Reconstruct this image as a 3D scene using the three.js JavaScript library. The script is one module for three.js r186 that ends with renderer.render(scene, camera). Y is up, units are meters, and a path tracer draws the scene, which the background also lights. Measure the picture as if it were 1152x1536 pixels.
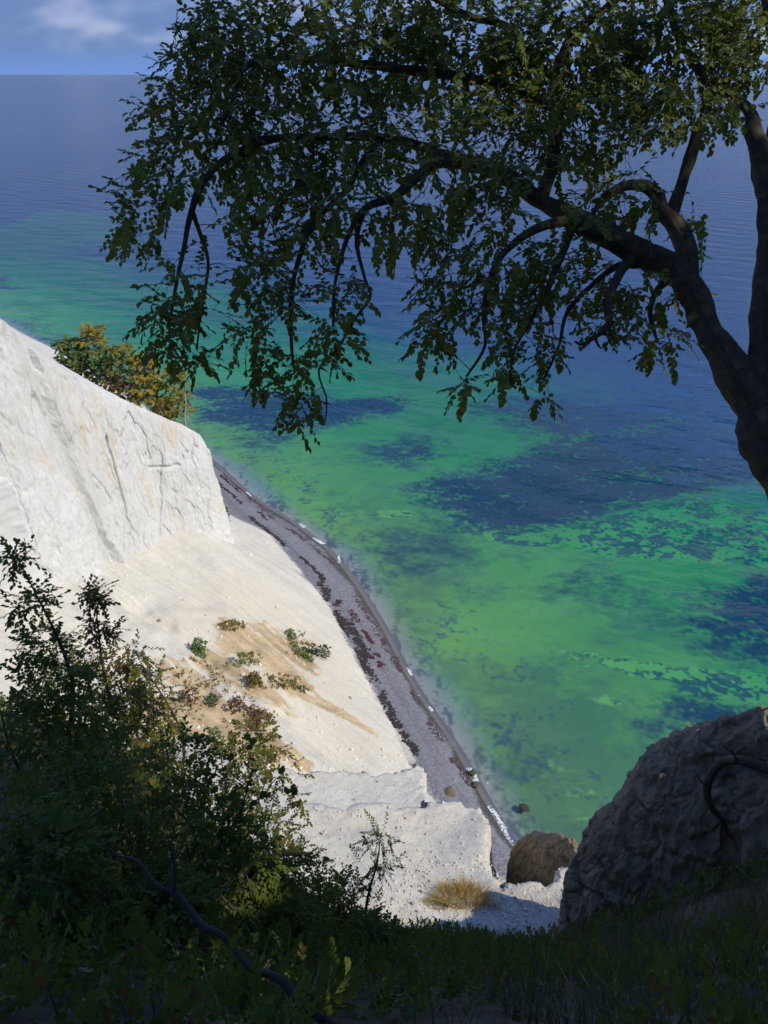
import * as THREE from 'three';
import { mergeGeometries } from 'three/addons/utils/BufferGeometryUtils.js';

// ------------------------------------------------------------------ camera, sky, sun, exposure
const scene = new THREE.Scene();
const EYE = 90, FOCAL = 768 / Math.tan(THREE.MathUtils.degToRad(33)), PITCH = Math.atan(658 / FOCAL);
const camera = new THREE.PerspectiveCamera(66, 1152 / 1536, 0.2, 90000);
camera.position.set(0, EYE, 0);
camera.rotation.set(-PITCH, 0, 0);
scene.add(camera);

const SUN = new THREE.Vector3(0.76, 0.64, 0.25).normalize();
const sun = new THREE.DirectionalLight(new THREE.Color(1.0, 0.90, 0.70), 4.4);
sun.position.copy(SUN).multiplyScalar(300).add(new THREE.Vector3(0, 40, -80));
sun.target.position.set(0, 40, -80);
sun.castShadow = true;
sun.shadow.mapSize.set(4096, 4096);
Object.assign(sun.shadow.camera, { left: -250, right: 250, top: 250, bottom: -250, near: 1, far: 900 });
scene.add(sun, sun.target);

const renderer = new THREE.WebGLRenderer({ antialias: true });
renderer.setSize(768, 1024);
renderer.toneMapping = THREE.LinearToneMapping;
renderer.toneMappingExposure = 0.89;
renderer.shadowMap.enabled = true;

// ------------------------------------------------------------------ noise and small helpers
const { clamp, lerp, smoothstep } = THREE.MathUtils;
function rng(seed) { let s = seed >>> 0; return () => { s = (s + 0x6d2b79f5) >>> 0; let t = Math.imul(s ^ (s >>> 15), 1 | s); t = (t + Math.imul(t ^ (t >>> 7), 61 | t)) ^ t; return ((t ^ (t >>> 14)) >>> 0) / 4294967296; }; }
const PERM = new Uint8Array(512), GRAD = new Float32Array(256);
{ const r = rng(7), p = [...Array(256).keys()]; for (let i = 255; i > 0; i--) { const j = Math.floor(r() * (i + 1)); [p[i], p[j]] = [p[j], p[i]]; } for (let i = 0; i < 512; i++) PERM[i] = p[i & 255]; for (let i = 0; i < 256; i++) GRAD[i] = r() * 2 - 1; }
const fade = (t) => t * t * (3 - 2 * t);
function n2(x, y) {                                            // value noise, -1 .. 1
  const ix = Math.floor(x), iy = Math.floor(y), fx = fade(x - ix), fy = fade(y - iy), a = PERM[ix & 255], b = PERM[(ix + 1) & 255];
  const v00 = GRAD[PERM[(a + iy) & 255]], v10 = GRAD[PERM[(b + iy) & 255]], v01 = GRAD[PERM[(a + iy + 1) & 255]], v11 = GRAD[PERM[(b + iy + 1) & 255]];
  return lerp(lerp(v00, v10, fx), lerp(v01, v11, fx), fy);
}
function n3(x, y, z) {
  const iz = Math.floor(z), f = fade(z - iz), o = (k) => [k * 37.17, k * 91.31];
  const [a, b] = o(iz), [c, d] = o(iz + 1);
  return lerp(n2(x + a, y + b), n2(x + c, y + d), f);
}
function fbm(x, y, o = 4, g = 0.5) { let s = 0, a = 1, t = 0; for (let i = 0; i < o; i++) { s += a * n2(x, y); t += a; a *= g; x = x * 2.03 + 17.3; y = y * 2.03 + 5.1; } return s / t; }
function fbm3(x, y, z, o = 4, g = 0.5) { let s = 0, a = 1, t = 0; for (let i = 0; i < o; i++) { s += a * n3(x, y, z); t += a; a *= g; x = x * 2.03 + 17.3; y = y * 2.03 + 5.1; z = z * 2.03 + 3.7; } return s / t; }
function cell(x, y, z = 0, flat = false) {                     // broken blocks: [-1..1 per block, distance to the crack between two blocks]
  const ix = Math.floor(x), iy = Math.floor(y), iz = Math.floor(z); let a = 1e9, b = 1e9, id = 0;
  for (let k = flat ? 0 : -1; k <= (flat ? 0 : 1); k++) for (let j = -1; j <= 1; j++) for (let i = -1; i <= 1; i++) {
    const h = PERM[(PERM[(PERM[(ix + i) & 255] + iy + j) & 255] + iz + k) & 255], dx = ix + i + 0.5 + 0.45 * GRAD[h] - x, dy = iy + j + 0.5 + 0.45 * GRAD[(h + 91) & 255] - y, dz = flat ? 0 : iz + k + 0.5 + 0.45 * GRAD[(h + 173) & 255] - z, d = dx * dx + dy * dy + dz * dz;
    if (d < a) { b = a; a = d; id = h; } else if (d < b) b = d;
  }
  return [GRAD[(id + 37) & 255], Math.sqrt(b) - Math.sqrt(a)];
}
const ridged = (x, y, o = 4) => 1 - 2 * Math.abs(fbm(x, y, o));
const step = (a, b, x) => { const t = clamp((x - a) / (b - a), 0, 1); return t * t * (3 - 2 * t); };
const V = (x, y, z) => new THREE.Vector3(x, y, z);

// A pixel of the photograph gives a direction; the distance always comes from the ground or thing that is hit.
const CP = Math.cos(PITCH), SP = Math.sin(PITCH);
const ray = (px, py) => { const u = (px - 576) / FOCAL, v = (768 - py) / FOCAL; return V(u, -SP + v * CP, -CP - v * SP); };
const atDepth = (px, py, d) => ray(px, py).multiplyScalar(d).add(V(0, EYE, 0));          // d metres along the view axis
const atZ = (px, py, z) => { const r = ray(px, py); return r.multiplyScalar(z / -r.z).add(V(0, EYE, 0)); };   // z metres ahead
const onSea = (px, py, y = 0) => { const r = ray(px, py); return r.multiplyScalar((y - EYE) / r.y).add(V(0, EYE, 0)); };
function onGround(px, py, h, far = 420, near = 6) {             // first hit of the ray with a height function
  const r = ray(px, py), p = V(0, 0, 0); let t = near;
  for (; t < far; t += 0.25 + t * 0.004) { p.copy(r).multiplyScalar(t); p.y += EYE; if (p.y < h(p.x, p.z)) break; }
  let a = t - 0.25 - t * 0.004, b = t;
  for (let i = 0; i < 20; i++) { const m = (a + b) / 2; p.copy(r).multiplyScalar(m); p.y += EYE; if (p.y < h(p.x, p.z)) b = m; else a = m; }
  return p;
}

const used = new Map();
const numbered = (name) => { const n = used.get(name) ?? 0; used.set(name, n + 1); return n ? `${name}_${String(n).padStart(3, '0')}` : name; };
function tag(o, label, category, group, kind) {
  o.userData = { label, category };
  if (group) o.userData.group = group;
  if (kind) o.userData.kind = kind;
  return o;
}
function mesh(name, g, m, parent) {
  const o = new THREE.Mesh(g, m); o.castShadow = o.receiveShadow = true;
  o.name = parent ? name : numbered(name); (parent ?? scene).add(o); return o;
}
function thing(name, label, category, group, pos) {
  const o = new THREE.Group(); o.name = numbered(name); if (pos) o.position.copy(pos); scene.add(o); return tag(o, label, category, group);
}
function dataTexture(W, H, fill, { srgb = false, repeat = false } = {}) {     // fill(i, j, out) gives linear 0..1 values; row 0 is v = 0
  const d = new Uint8Array(W * H * 4), o = [0, 0, 0];
  const enc = srgb ? (x) => (x <= 0.0031308 ? 12.92 * x : 1.055 * Math.pow(x, 1 / 2.4) - 0.055) : (x) => x;
  for (let j = 0, k = 0; j < H; j++) for (let i = 0; i < W; i++, k += 4) { fill(i, j, o); for (let c = 0; c < 3; c++) d[k + c] = clamp(enc(clamp(o[c], 0, 1)) * 255 + 0.5, 0, 255); d[k + 3] = 255; }
  const t = new THREE.DataTexture(d, W, H); t.magFilter = THREE.LinearFilter; t.minFilter = THREE.LinearFilter;
  if (srgb) t.colorSpace = THREE.SRGBColorSpace;
  if (repeat) t.wrapS = t.wrapT = THREE.RepeatWrapping;
  t.needsUpdate = true; return t;
}
function grid(nu, nv, at, uvAt) {                                // at(i / nu, j / nv) -> Vector3
  const p = new Float32Array((nu + 1) * (nv + 1) * 3), uv = new Float32Array((nu + 1) * (nv + 1) * 2), idx = new Uint32Array(nu * nv * 6);
  for (let j = 0, k = 0; j <= nv; j++) for (let i = 0; i <= nu; i++, k++) { const v = at(i / nu, j / nv); v.toArray(p, k * 3); const t = uvAt ? uvAt(v, i / nu, j / nv) : [v.x, -v.z]; uv[k * 2] = t[0]; uv[k * 2 + 1] = t[1]; }
  for (let j = 0, k = 0; j < nv; j++) for (let i = 0; i < nu; i++) { const a = j * (nu + 1) + i, b = a + 1, c = a + nu + 1, d = c + 1; idx.set([a, b, d, a, d, c], k); k += 6; }
  const g = new THREE.BufferGeometry(); g.setAttribute('position', new THREE.BufferAttribute(p, 3)); g.setAttribute('uv', new THREE.BufferAttribute(uv, 2)); g.setIndex(new THREE.BufferAttribute(idx, 1)); g.computeVertexNormals(); return g;
}
// masks drawn as outlines on the ground, then softened
function mask(W0, H0, toUV, shapes) {                             // shapes: [strength, softness in texels, [[x, z] ...]]
  const W = W0 / 4, H = H0 / 4, out = new Float32Array(W * H);
  for (const [strength, soft, pts] of shapes) {
    const cv = document.createElement('canvas'); cv.width = W; cv.height = H; const c = cv.getContext('2d');
    c.fillStyle = '#000'; c.fillRect(0, 0, W, H); c.fillStyle = '#fff'; c.beginPath();
    pts.forEach((p, i) => { const [u, v] = toUV(p[0], p[1]); i ? c.lineTo(u * W, v * H) : c.moveTo(u * W, v * H); }); c.closePath(); c.fill();
    const d = c.getImageData(0, 0, W, H).data; let a = new Float32Array(W * H); for (let i = 0; i < W * H; i++) a[i] = d[i * 4] / 255;
    for (let pass = 0; pass < 2; pass++) a = blur(a, W, H, soft / 4);
    for (let i = 0; i < W * H; i++) out[i] = Math.max(out[i], a[i] * strength);
  }
  return (i, j) => { const u = clamp(i / 4 - 0.375, 0, W - 1.001), v = clamp(j / 4 - 0.375, 0, H - 1.001), x = Math.floor(u), y = Math.floor(v), k = y * W + x; return lerp(lerp(out[k], out[k + 1], u - x), lerp(out[k + W], out[k + W + 1], u - x), v - y); };
}
function blur(a, W, H, r) {
  r = Math.max(1, Math.round(r)); const b = new Float32Array(W * H), c = new Float32Array(W * H), k = 1 / (2 * r + 1);
  for (let j = 0; j < H; j++) { let s = 0; for (let i = -r; i <= r; i++) s += a[j * W + clamp(i, 0, W - 1)]; for (let i = 0; i < W; i++) { b[j * W + i] = s * k; s += a[j * W + Math.min(W - 1, i + r + 1)] - a[j * W + Math.max(0, i - r)]; } }
  for (let i = 0; i < W; i++) { let s = 0; for (let j = -r; j <= r; j++) s += b[clamp(j, 0, H - 1) * W + i]; for (let j = 0; j < H; j++) { c[j * W + i] = s * k; s += b[Math.min(H - 1, j + r + 1) * W + i] - b[Math.max(0, j - r) * W + i]; } }
  return c;
}
const tabled = (f) => { const n = 2000, t = new Float32Array(n + 2); for (let i = 0; i <= n + 1; i++) t[i] = f(20 - i * 0.25); return (z) => { const k = clamp((20 - z) * 4, 0, n), i = Math.floor(k); return t[i] + (t[i + 1] - t[i]) * (k - i); }; };
const curve1 = (pts) => tabled((z) => {                                  // piecewise smooth x(z), pts sorted by falling z
  if (z >= pts[0][1]) return pts[0][0] + (z - pts[0][1]) * (pts[1][0] - pts[0][0]) / (pts[1][1] - pts[0][1]);
  for (let i = 1; i < pts.length; i++) if (z >= pts[i][1]) {
    const m = (k) => { const a = pts[Math.max(0, k - 1)], b = pts[Math.min(pts.length - 1, k + 1)]; return (b[0] - a[0]) / (b[1] - a[1]); };
    const h = pts[i][1] - pts[i - 1][1], t = (z - pts[i - 1][1]) / h, t2 = t * t, t3 = t2 * t;
    return (2 * t3 - 3 * t2 + 1) * pts[i - 1][0] + (t3 - 2 * t2 + t) * h * m(i - 1) + (-2 * t3 + 3 * t2) * pts[i][0] + (t3 - t2) * h * m(i);
  }
  const a = pts[pts.length - 2], b = pts[pts.length - 1]; return b[0] + (z - b[1]) * (b[0] - a[0]) / (b[1] - a[1]);
});

// ------------------------------------------------------------------ sky
{
  const W = 2048, H = 1024, d = new Float32Array(W * H * 4);
  for (let j = 0; j < H; j++) {
    const el = ((j + 0.5) / H - 0.5) * Math.PI, y = Math.sin(el), h = Math.max(0, y);
    for (let i = 0; i < W; i++) {
      const az = ((i + 0.5) / W - 0.5) * 2 * Math.PI, x = Math.cos(az) * Math.cos(el), z = Math.sin(az) * Math.cos(el), k = (j * W + i) * 4;
      const t = Math.pow(h, 0.45), warm = Math.pow(Math.max(0, x * SUN.x + y * SUN.y + z * SUN.z), 6) * 0.3;
      let c = [lerp(0.20, 0.045, t) * (1 + warm), lerp(0.355, 0.185, t) * (1 + warm), lerp(0.78, 0.62, t) * (1 + warm * 0.7)];
      // banks of cloud low over the sea; higher white cloud added to brighten shadows
      const e = el * 180 / Math.PI, low = 1 - step(8, 20, e), bank = e > 0 ? step(0.2, 1.6, e) : 0, kx = x / (h + 0.16), kz = z / (h + 0.16);
      const f = low > 0 ? fbm(x * 5 + 3, z * 5 + e * 0.42 + 40, 5, 0.55) : 0, g = low > 0 ? fbm(x * 13 + 8, z * 13 + e * 0.9, 5, 0.58) : 0, hi = fbm(kx * 1.7 + 11, kz * 1.7 + 4, 5, 0.55);
      const m = bank * lerp(step(0.08, 0.42, hi), step(-0.75, -0.1, f + 0.3 * g), low), lit = step(-0.4, 0.65, lerp(hi + 0.15, g + 0.35 * f, low));
      const cl = [lerp(0.18, 0.50, lit * lit), lerp(0.29, 0.58, lit * lit), lerp(0.56, 0.82, lit * lit)], hc = [1.08, 1.06, 1.02];
      for (let q = 0; q < 3; q++) c[q] = lerp(c[q], lerp(hc[q], cl[q], low), lerp(0.7, 0.85, low) * m);
      for (let q = 0; q < 3; q++) d[k + q] = c[q];
      d[k + 3] = 1;
    }
  }
  const t = new THREE.DataTexture(d, W, H, THREE.RGBAFormat, THREE.FloatType); t.mapping = THREE.EquirectangularReflectionMapping; t.magFilter = t.minFilter = THREE.LinearFilter; t.needsUpdate = true;
  scene.background = t; scene.environment = t;
}

// ------------------------------------------------------------------ the lie of the land (height functions, metres above the sea)
const waterX = curve1([[40, 10], [31, -25], [24, -50], [17.9, -68.6], [16.2, -72.2], [13.7, -79], [10.6, -87.9], [4.9, -101.4], [-2, -122], [-10.8, -142.2], [-20.8, -156.4], [-31.6, -168.4], [-46.3, -190.2], [-63.4, -212.9], [-79, -234.4], [-123, -285.8], [-144, -307.3], [-200, -370], [-290, -450]]);
const backX = curve1([[34, 10], [26, -25], [20, -50], [14.3, -64.6], [6, -77.8], [2.9, -86.6], [-0.6, -95.1], [-5.4, -108.3], [-9.5, -119.9], [-17.1, -133.3], [-25.9, -149], [-35, -157], [-48.5, -184], [-70, -213], [-88, -236], [-132, -288], [-153, -310], [-210, -372], [-300, -452]]);
const beachY = (x, z) => { const w = waterX(z), b = backX(z), t = (w - x) / Math.max(2, w - b); return t > 0 ? 1.9 * (1 - Math.pow(1 - clamp(t, 0, 1), 1.6)) + 0.05 * fbm(x * 0.6, z * 0.25, 2) * clamp(t * 4, 0, 1) : t * 0.6; };
function talusY(x, z) {                                            // chalk apron under the headland and the cream fans nearer by
  const d = backX(z) - x + 1.1 * fbm(x * 0.12, z * 0.12, 3) + 0.5;
  if (d < -6) return -3;
  const s = 1.55 + (d < 0 ? 0.5 * d : d < 22 ? 0.56 * d : 12.3 + 0.34 * (d - 22) - (d > 70 ? 0.25 * (d - 70) : 0));
  const k = step(2, 14, d);
  // fans: long swells that run down the slope, a runnel between two of them, eroded steps in the clay
  const along = z * 0.85 - x * 0.53;
  let r = 1.6 * n2(along * 0.055 + 3, d * 0.012) + 0.8 * n2(along * 0.15, d * 0.03 + 9) + 0.3 * n2(along * 0.42, d * 0.05 + 2);
  r -= 0.9 * Math.exp(-Math.pow((along + 62.9 + 1.2 * n2(d * 0.1, 4)) / 1.1, 2));
  const clay = step(-108, -98, z) * (1 - step(-74, -62, z)) * step(12, 20, d) * (1 - step(38, 50, d));
  r += clay * (1.1 * ridged(x * 0.11 + 2, z * 0.11, 4) + 0.35 * fbm(x * 0.5, z * 0.5, 3));
  return s + k * r + k * (0.16 * fbm(x * 0.5, z * 0.5, 4, 0.6) + 0.22 * fbm(along * 0.5, d * 0.06 + 3, 3, 0.6));
}
// chalk shelves below the viewpoint: plane, outline in plan, and the drop outside that outline
function insideDist(poly, x, z) {                                  // signed distance, positive inside
  let best = 1e9, inside = false;
  for (let i = 0, j = poly.length - 1; i < poly.length; j = i++) {
    const [ax, az] = poly[j], [bx, bz] = poly[i], ex = bx - ax, ez = bz - az, t = clamp(((x - ax) * ex + (z - az) * ez) / (ex * ex + ez * ez), 0, 1);
    best = Math.min(best, Math.hypot(x - ax - ex * t, z - az - ez * t));
    if ((az > z) !== (bz > z) && x < ax + ((z - az) / (bz - az)) * (bx - ax)) inside = !inside;
  }
  return inside ? best : -best;
}
const plane2 = (x, z) => 58.4 + 0.30 * (z + 27) - 0.20 * (x - 0.8);
const plane1 = (x, z) => 43.6 + 0.36 * (z + 43) - 0.24 * (x - 0.9);
const onPlane = (f) => (px, py) => { const p = onGround(px, py, f, 120); return [p.x, p.z]; };
const P2 = onPlane(plane2), P1 = onPlane(plane1);
const rim2 = [[-30, -23.5], [-16, -25.2], P2(300, 1203), P2(430, 1207), P2(520, 1209), P2(600, 1208), P2(680, 1206), P2(722, 1204), P2(733, 1212), P2(731, 1245), P2(737, 1285), P2(749, 1331), P2(800, 1322), P2(868, 1300), P2(905, 1290), [12, -20], [12, -12], [-30, -10]];
const rim1 = [[-34, -39], [-14, -42], P1(400, 1157), P1(470, 1160), P1(540, 1163), P1(590, 1158), P1(622, 1149), P1(640, 1158), P1(642, 1180), P1(641, 1204), P1(640, 1240), P1(636, 1275), [-34, -30]];
function shelf(poly, plane, drop, x, z, lipAmp) {
  const [cv, cd] = cell(x * 0.8 + 0.3 * n2(x, z), z * 0.8, 5, true), q = insideDist(poly, x, z) + 0.3 * cv + 0.5 * fbm(x * 0.65, z * 0.65, 5, 0.6) + 0.16 * fbm(x * 3.1, z * 3.1, 3, 0.6), y = plane(x, z);
  if (q > 0) return y + (0.12 * cv - 0.16 * Math.exp(-cd * 12)) * Math.exp(-q / 1.1) + lipAmp * Math.exp(-q * q / 1.4) - 0.28 * Math.exp(-q / 0.14) + 0.22 * fbm(x * 0.45, z * 0.45, 3) + 0.05 * fbm(x * 2.2, z * 2.2, 3);
  return y - 0.28 - drop * Math.pow(clamp(-q / 4.5, 0, 1), 0.55) - 2.4 * Math.max(0, -q - 4.5) + lipAmp * Math.exp(-q * q / 1.4);
}
function slopeY(x, z) {                                            // wooded slope from the viewpoint down to the shelves
  const Z = -z, s = 1.44 - 0.045 * clamp(-x, 0, 9);
  let y = 88.25 - s * Math.max(Z, 0) - 0.35 * Math.max(0, Z - 14.5 - 0.25 * Math.max(0, -x)) * Math.max(0, Z - 14.5 - 0.25 * Math.max(0, -x)) * 0.35;
  if (Z < 0) y = 88.25 + 0.30 * -Z;
  y += 0.34 * Math.max(0, -x - 1.5) + 0.60 * Math.max(0, x - 3.2) * step(16, 9, Z) - 0.6 * Math.exp(-Math.pow((x - 4.2) / 2, 2)) * step(6, 14, Z);
  return y + 0.35 * fbm(x * 0.45, z * 0.45, 3) + 0.09 * fbm(x * 2, z * 2, 3);
}
const nearY = (x, z) => Math.max(slopeY(x, z), shelf(rim2, plane2, 13, x, z, 0.25), shelf(rim1, plane1, 26, x, z, 0.3), -6);

// ------------------------------------------------------------------ sea: bed, body of water, surface
const depthAt = (x, z) => { const d = x - waterX(z); return d < 0 ? 0.06 * d : 0.09 * Math.min(d, 6) + 0.016 * Math.max(0, Math.min(d, 140) - 6) + 0.050 * Math.max(0, Math.min(d, 900) - 140); };
const SB = { x0: -260, x1: 380, z0: -640, z1: -20 };
{
  const W = 2048, H = 2048, uvOf = (x, z) => [(x - SB.x0) / (SB.x1 - SB.x0), (z - SB.z0) / (SB.z1 - SB.z0)];
  const P = (...a) => a.map(([x, y]) => { const p = onSea(x, y, -1.2); return [p.x, p.z]; });
  const dark = mask(W, H, uvOf, [
    [1, 23, P([590, 748], [680, 712], [760, 680], [850, 655], [950, 640], [1300, 600], [1300, 705], [1070, 716], [1030, 735], [1000, 750], [930, 768], [870, 790], [810, 806], [740, 806], [690, 792], [640, 775])],
    [0.95, 20, P([280, 575], [420, 585], [520, 598], [610, 588], [640, 600], [520, 640], [460, 652], [420, 668], [330, 645], [290, 620])],
    [0.9, 15, P([525, 672], [600, 660], [690, 655], [650, 690], [560, 698])],
    [0.85, 23, P([660, 600], [900, 585], [1300, 560], [1300, 640], [1000, 640], [850, 655], [760, 640])],
    [1, 23, P([1300, 830], [1095, 885], [1060, 930], [1005, 968], [1060, 1000], [1300, 1030])],
    [0.95, 20, P([945, 1062], [1050, 1050], [1300, 1075], [1300, 1300], [980, 1150], [950, 1110])],
    [0.37, 20, P([690, 842], [760, 850], [850, 868], [980, 885], [1080, 895], [1010, 935], [900, 905], [780, 882], [700, 865])],
    [0.37, 20, P([505, 768], [600, 776], [680, 796], [730, 830], [690, 872], [620, 902], [575, 870], [540, 822])],
    [0.72, 8, P([590, 945], [625, 968], [660, 1040], [690, 1090], [672, 1085], [640, 1030])],
    [0.55, 8, P([300, 655], [345, 690], [420, 750], [500, 800], [480, 800], [400, 755], [330, 705])],
    [0.45, 20, P([700, 1045], [770, 1085], [840, 1125], [905, 1190], [880, 1250], [800, 1205], [740, 1130])],
    [0.62, 17, P([1040, 842], [1100, 846], [1090, 862], [1040, 858])],
    [0.6, 34, P([-100, 470], [60, 480], [110, 520], [40, 560], [-100, 540])], [0.6, 34, P([-100, 400], [30, 410], [60, 440], [-60, 450])],
  ]);
  const algae = mask(W, H, uvOf, [
    [1, 9, P([790, 985], [850, 975], [930, 985], [1000, 998], [1300, 1010], [1300, 1070], [1050, 1045], [950, 1015], [860, 1005])],
    [0.9, 8, P([830, 1020], [920, 1040], [1010, 1052], [1000, 1072], [900, 1062])],
    [0.85, 9, P([835, 792], [930, 765], [1040, 735], [1300, 770], [1300, 860], [1000, 836], [860, 824])],
    [1, 5, P([716, 800], [770, 795], [850, 782], [845, 815], [790, 822], [730, 810])],
    [0.85, 5, P([560, 765], [620, 765], [640, 780], [570, 780])],
    [0.45, 12, P([780, 1130], [900, 1130], [960, 1160], [900, 1240], [820, 1250])],
  ]);
  const olive = mask(W, H, uvOf, [[1, 26, P([690, 1030], [780, 1050], [900, 1075], [1000, 1100], [1000, 1200], [900, 1290], [800, 1270], [740, 1150])], [0.8, 26, P([900, 880], [1060, 890], [1300, 930], [1300, 1000], [1000, 990], [850, 960])], [0.7, 20, P([520, 770], [700, 800], [740, 860], [640, 910], [570, 850])]]);
  const t = dataTexture(W, H, (i, j, o) => {
    const x = lerp(SB.x0, SB.x1, (i + 0.5) / W), z = lerp(SB.z0, SB.z1, (j + 0.5) / H), k = j * W + i;
    const dx = x + 6 * fbm(x * 0.03 + 40, z * 0.03, 3), dz = z + 6 * fbm(x * 0.03, z * 0.03 + 70, 3), a = fbm(dx * 0.04 + dz * 0.02, dz * 0.09, 5, 0.6), b = fbm(dx * 0.3, dz * 0.5, 4, 0.65), c = n2(x * 1.7, z * 1.7);
    const off = x - waterX(z);
    let wander = off > 90 ? 0.5 * step(90, 240, off) * step(-0.25, 0.35, fbm(x * 0.012, z * 0.022, 4)) : 0;
    const m = clamp(Math.max(dark(i, j), wander) + 0.02, 0, 1), w = step(0.18, 0.86, m + 0.55 * a + (0.62 * b + 0.3 * c) * (0.2 + m));
    const y = step(0.36, 0.56, algae(i, j) + 0.4 * a + 0.6 * b * (0.2 + algae(i, j)));
    // pale flinty sand, brown-black eelgrass, yellow-green algae, and dark stones close inshore
    let r = 0.40 + 0.05 * b + 0.06 * a, g = 0.48 + 0.06 * b + 0.06 * a, bl = 0.035 + 0.01 * b + 0.01 * a;
    const film = 0.9 * step(-0.3, 0.5, 0.7 * fbm(x * 0.035 + 5, z * 0.05 + 2, 5, 0.6) + 0.5 * b + 0.75 * olive(i, j) - 0.1);
    r = lerp(r, 0.20, film); g = lerp(g, 0.235, film); bl = lerp(bl, 0.04, film);
    const bx = 1 - step(0, 70, Math.min(x - SB.x0, SB.x1 - x, z - SB.z0) + 25 * a); r = lerp(r, 0.22, bx); g = lerp(g, 0.25, bx); bl = lerp(bl, 0.085, bx);
    const ya = step(-0.12, 0.1, b + 0.3 * c); r = lerp(r, lerp(0.09, 0.50, ya), y); g = lerp(g, lerp(0.12, 0.58, ya), y); bl = lerp(bl, 0.05, y);
    const ww = w * (1 - 0.72 * y * (b > -0.1 ? 1 : 0.3));
    r = lerp(r, 0.024 + 0.02 * c + 0.025 * b, ww); g = lerp(g, 0.03 + 0.022 * c + 0.027 * b, ww); bl = lerp(bl, 0.03 + 0.012 * c, ww);
    const stone = step(0.12, 0.75, n2(x * 1.1 + 9, z * 1.1) * 0.45 + 0.4 * n2(x * 2.7, z * 2.7) + fbm(x * 0.16, z * 0.16, 4, 0.6) * 0.8) * (1 - step(14, 40, off)) * step(1.5, 4, off);
    r = lerp(r, 0.09, stone * 0.8); g = lerp(g, 0.085, stone * 0.8); bl = lerp(bl, 0.07, stone * 0.8);
    const inshore = 1 - step(1, 9, off + 3 * n2(z * 0.07, 3)), dk = step(-0.1, 0.5, fbm(x * 0.5, z * 0.12, 4, 0.6) + 0.35 * c); r = lerp(r, lerp(0.40, 0.10, dk), inshore); g = lerp(g, lerp(0.34, 0.09, dk), inshore); bl = lerp(bl, lerp(0.26, 0.08, dk), inshore);
    o[0] = r; o[1] = g; o[2] = bl;
  }, { srgb: true });
  const near = grid(420, 400, (u, v) => { const x = lerp(SB.x0, SB.x1, u), z = lerp(SB.z1, SB.z0, v); return V(x, -depthAt(x, z) - 0.02 + 0.10 * fbm(x * 0.1, z * 0.1, 3) * clamp((x - waterX(z)) / 20, 0, 1) + 1.5 * fbm(x * 0.022 + 3, z * 0.035, 4, 0.6) * clamp((x - waterX(z) - 100) / 70, 0, 1) + 0.7 * fbm(x * 0.17, z * 0.26 + 9, 4, 0.7) * clamp((x - waterX(z) - 90) / 60, 0, 1), z); }, (p) => uvOf(p.x, p.z));
  tag(mesh('seabed', near, new THREE.MeshStandardMaterial({ map: t, roughness: 1 })), 'pale sandy sea floor with dark eelgrass and yellow green algae patches', 'sea floor', null, 'structure');
  const far = grid(120, 120, (u, v) => { const x = (u - 0.5) * Math.abs(u - 0.5) * 80000 + 60, z = 40 - 40000 * v * v, inSB = Math.min(x - SB.x0, SB.x1 - x, z - SB.z0) > 6; return V(x, Math.min(-7, -depthAt(x, z) - 0.02 - (inSB ? 1.2 : 0)), z); }, (p) => [p.x / 50, p.z / 50]);
  tag(mesh('deep_seabed', far, new THREE.MeshStandardMaterial({ color: new THREE.Color().setRGB(0.22, 0.25, 0.085), roughness: 1 })), 'weedy sandy sea floor far offshore', 'sea floor', null, 'structure');
}
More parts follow.
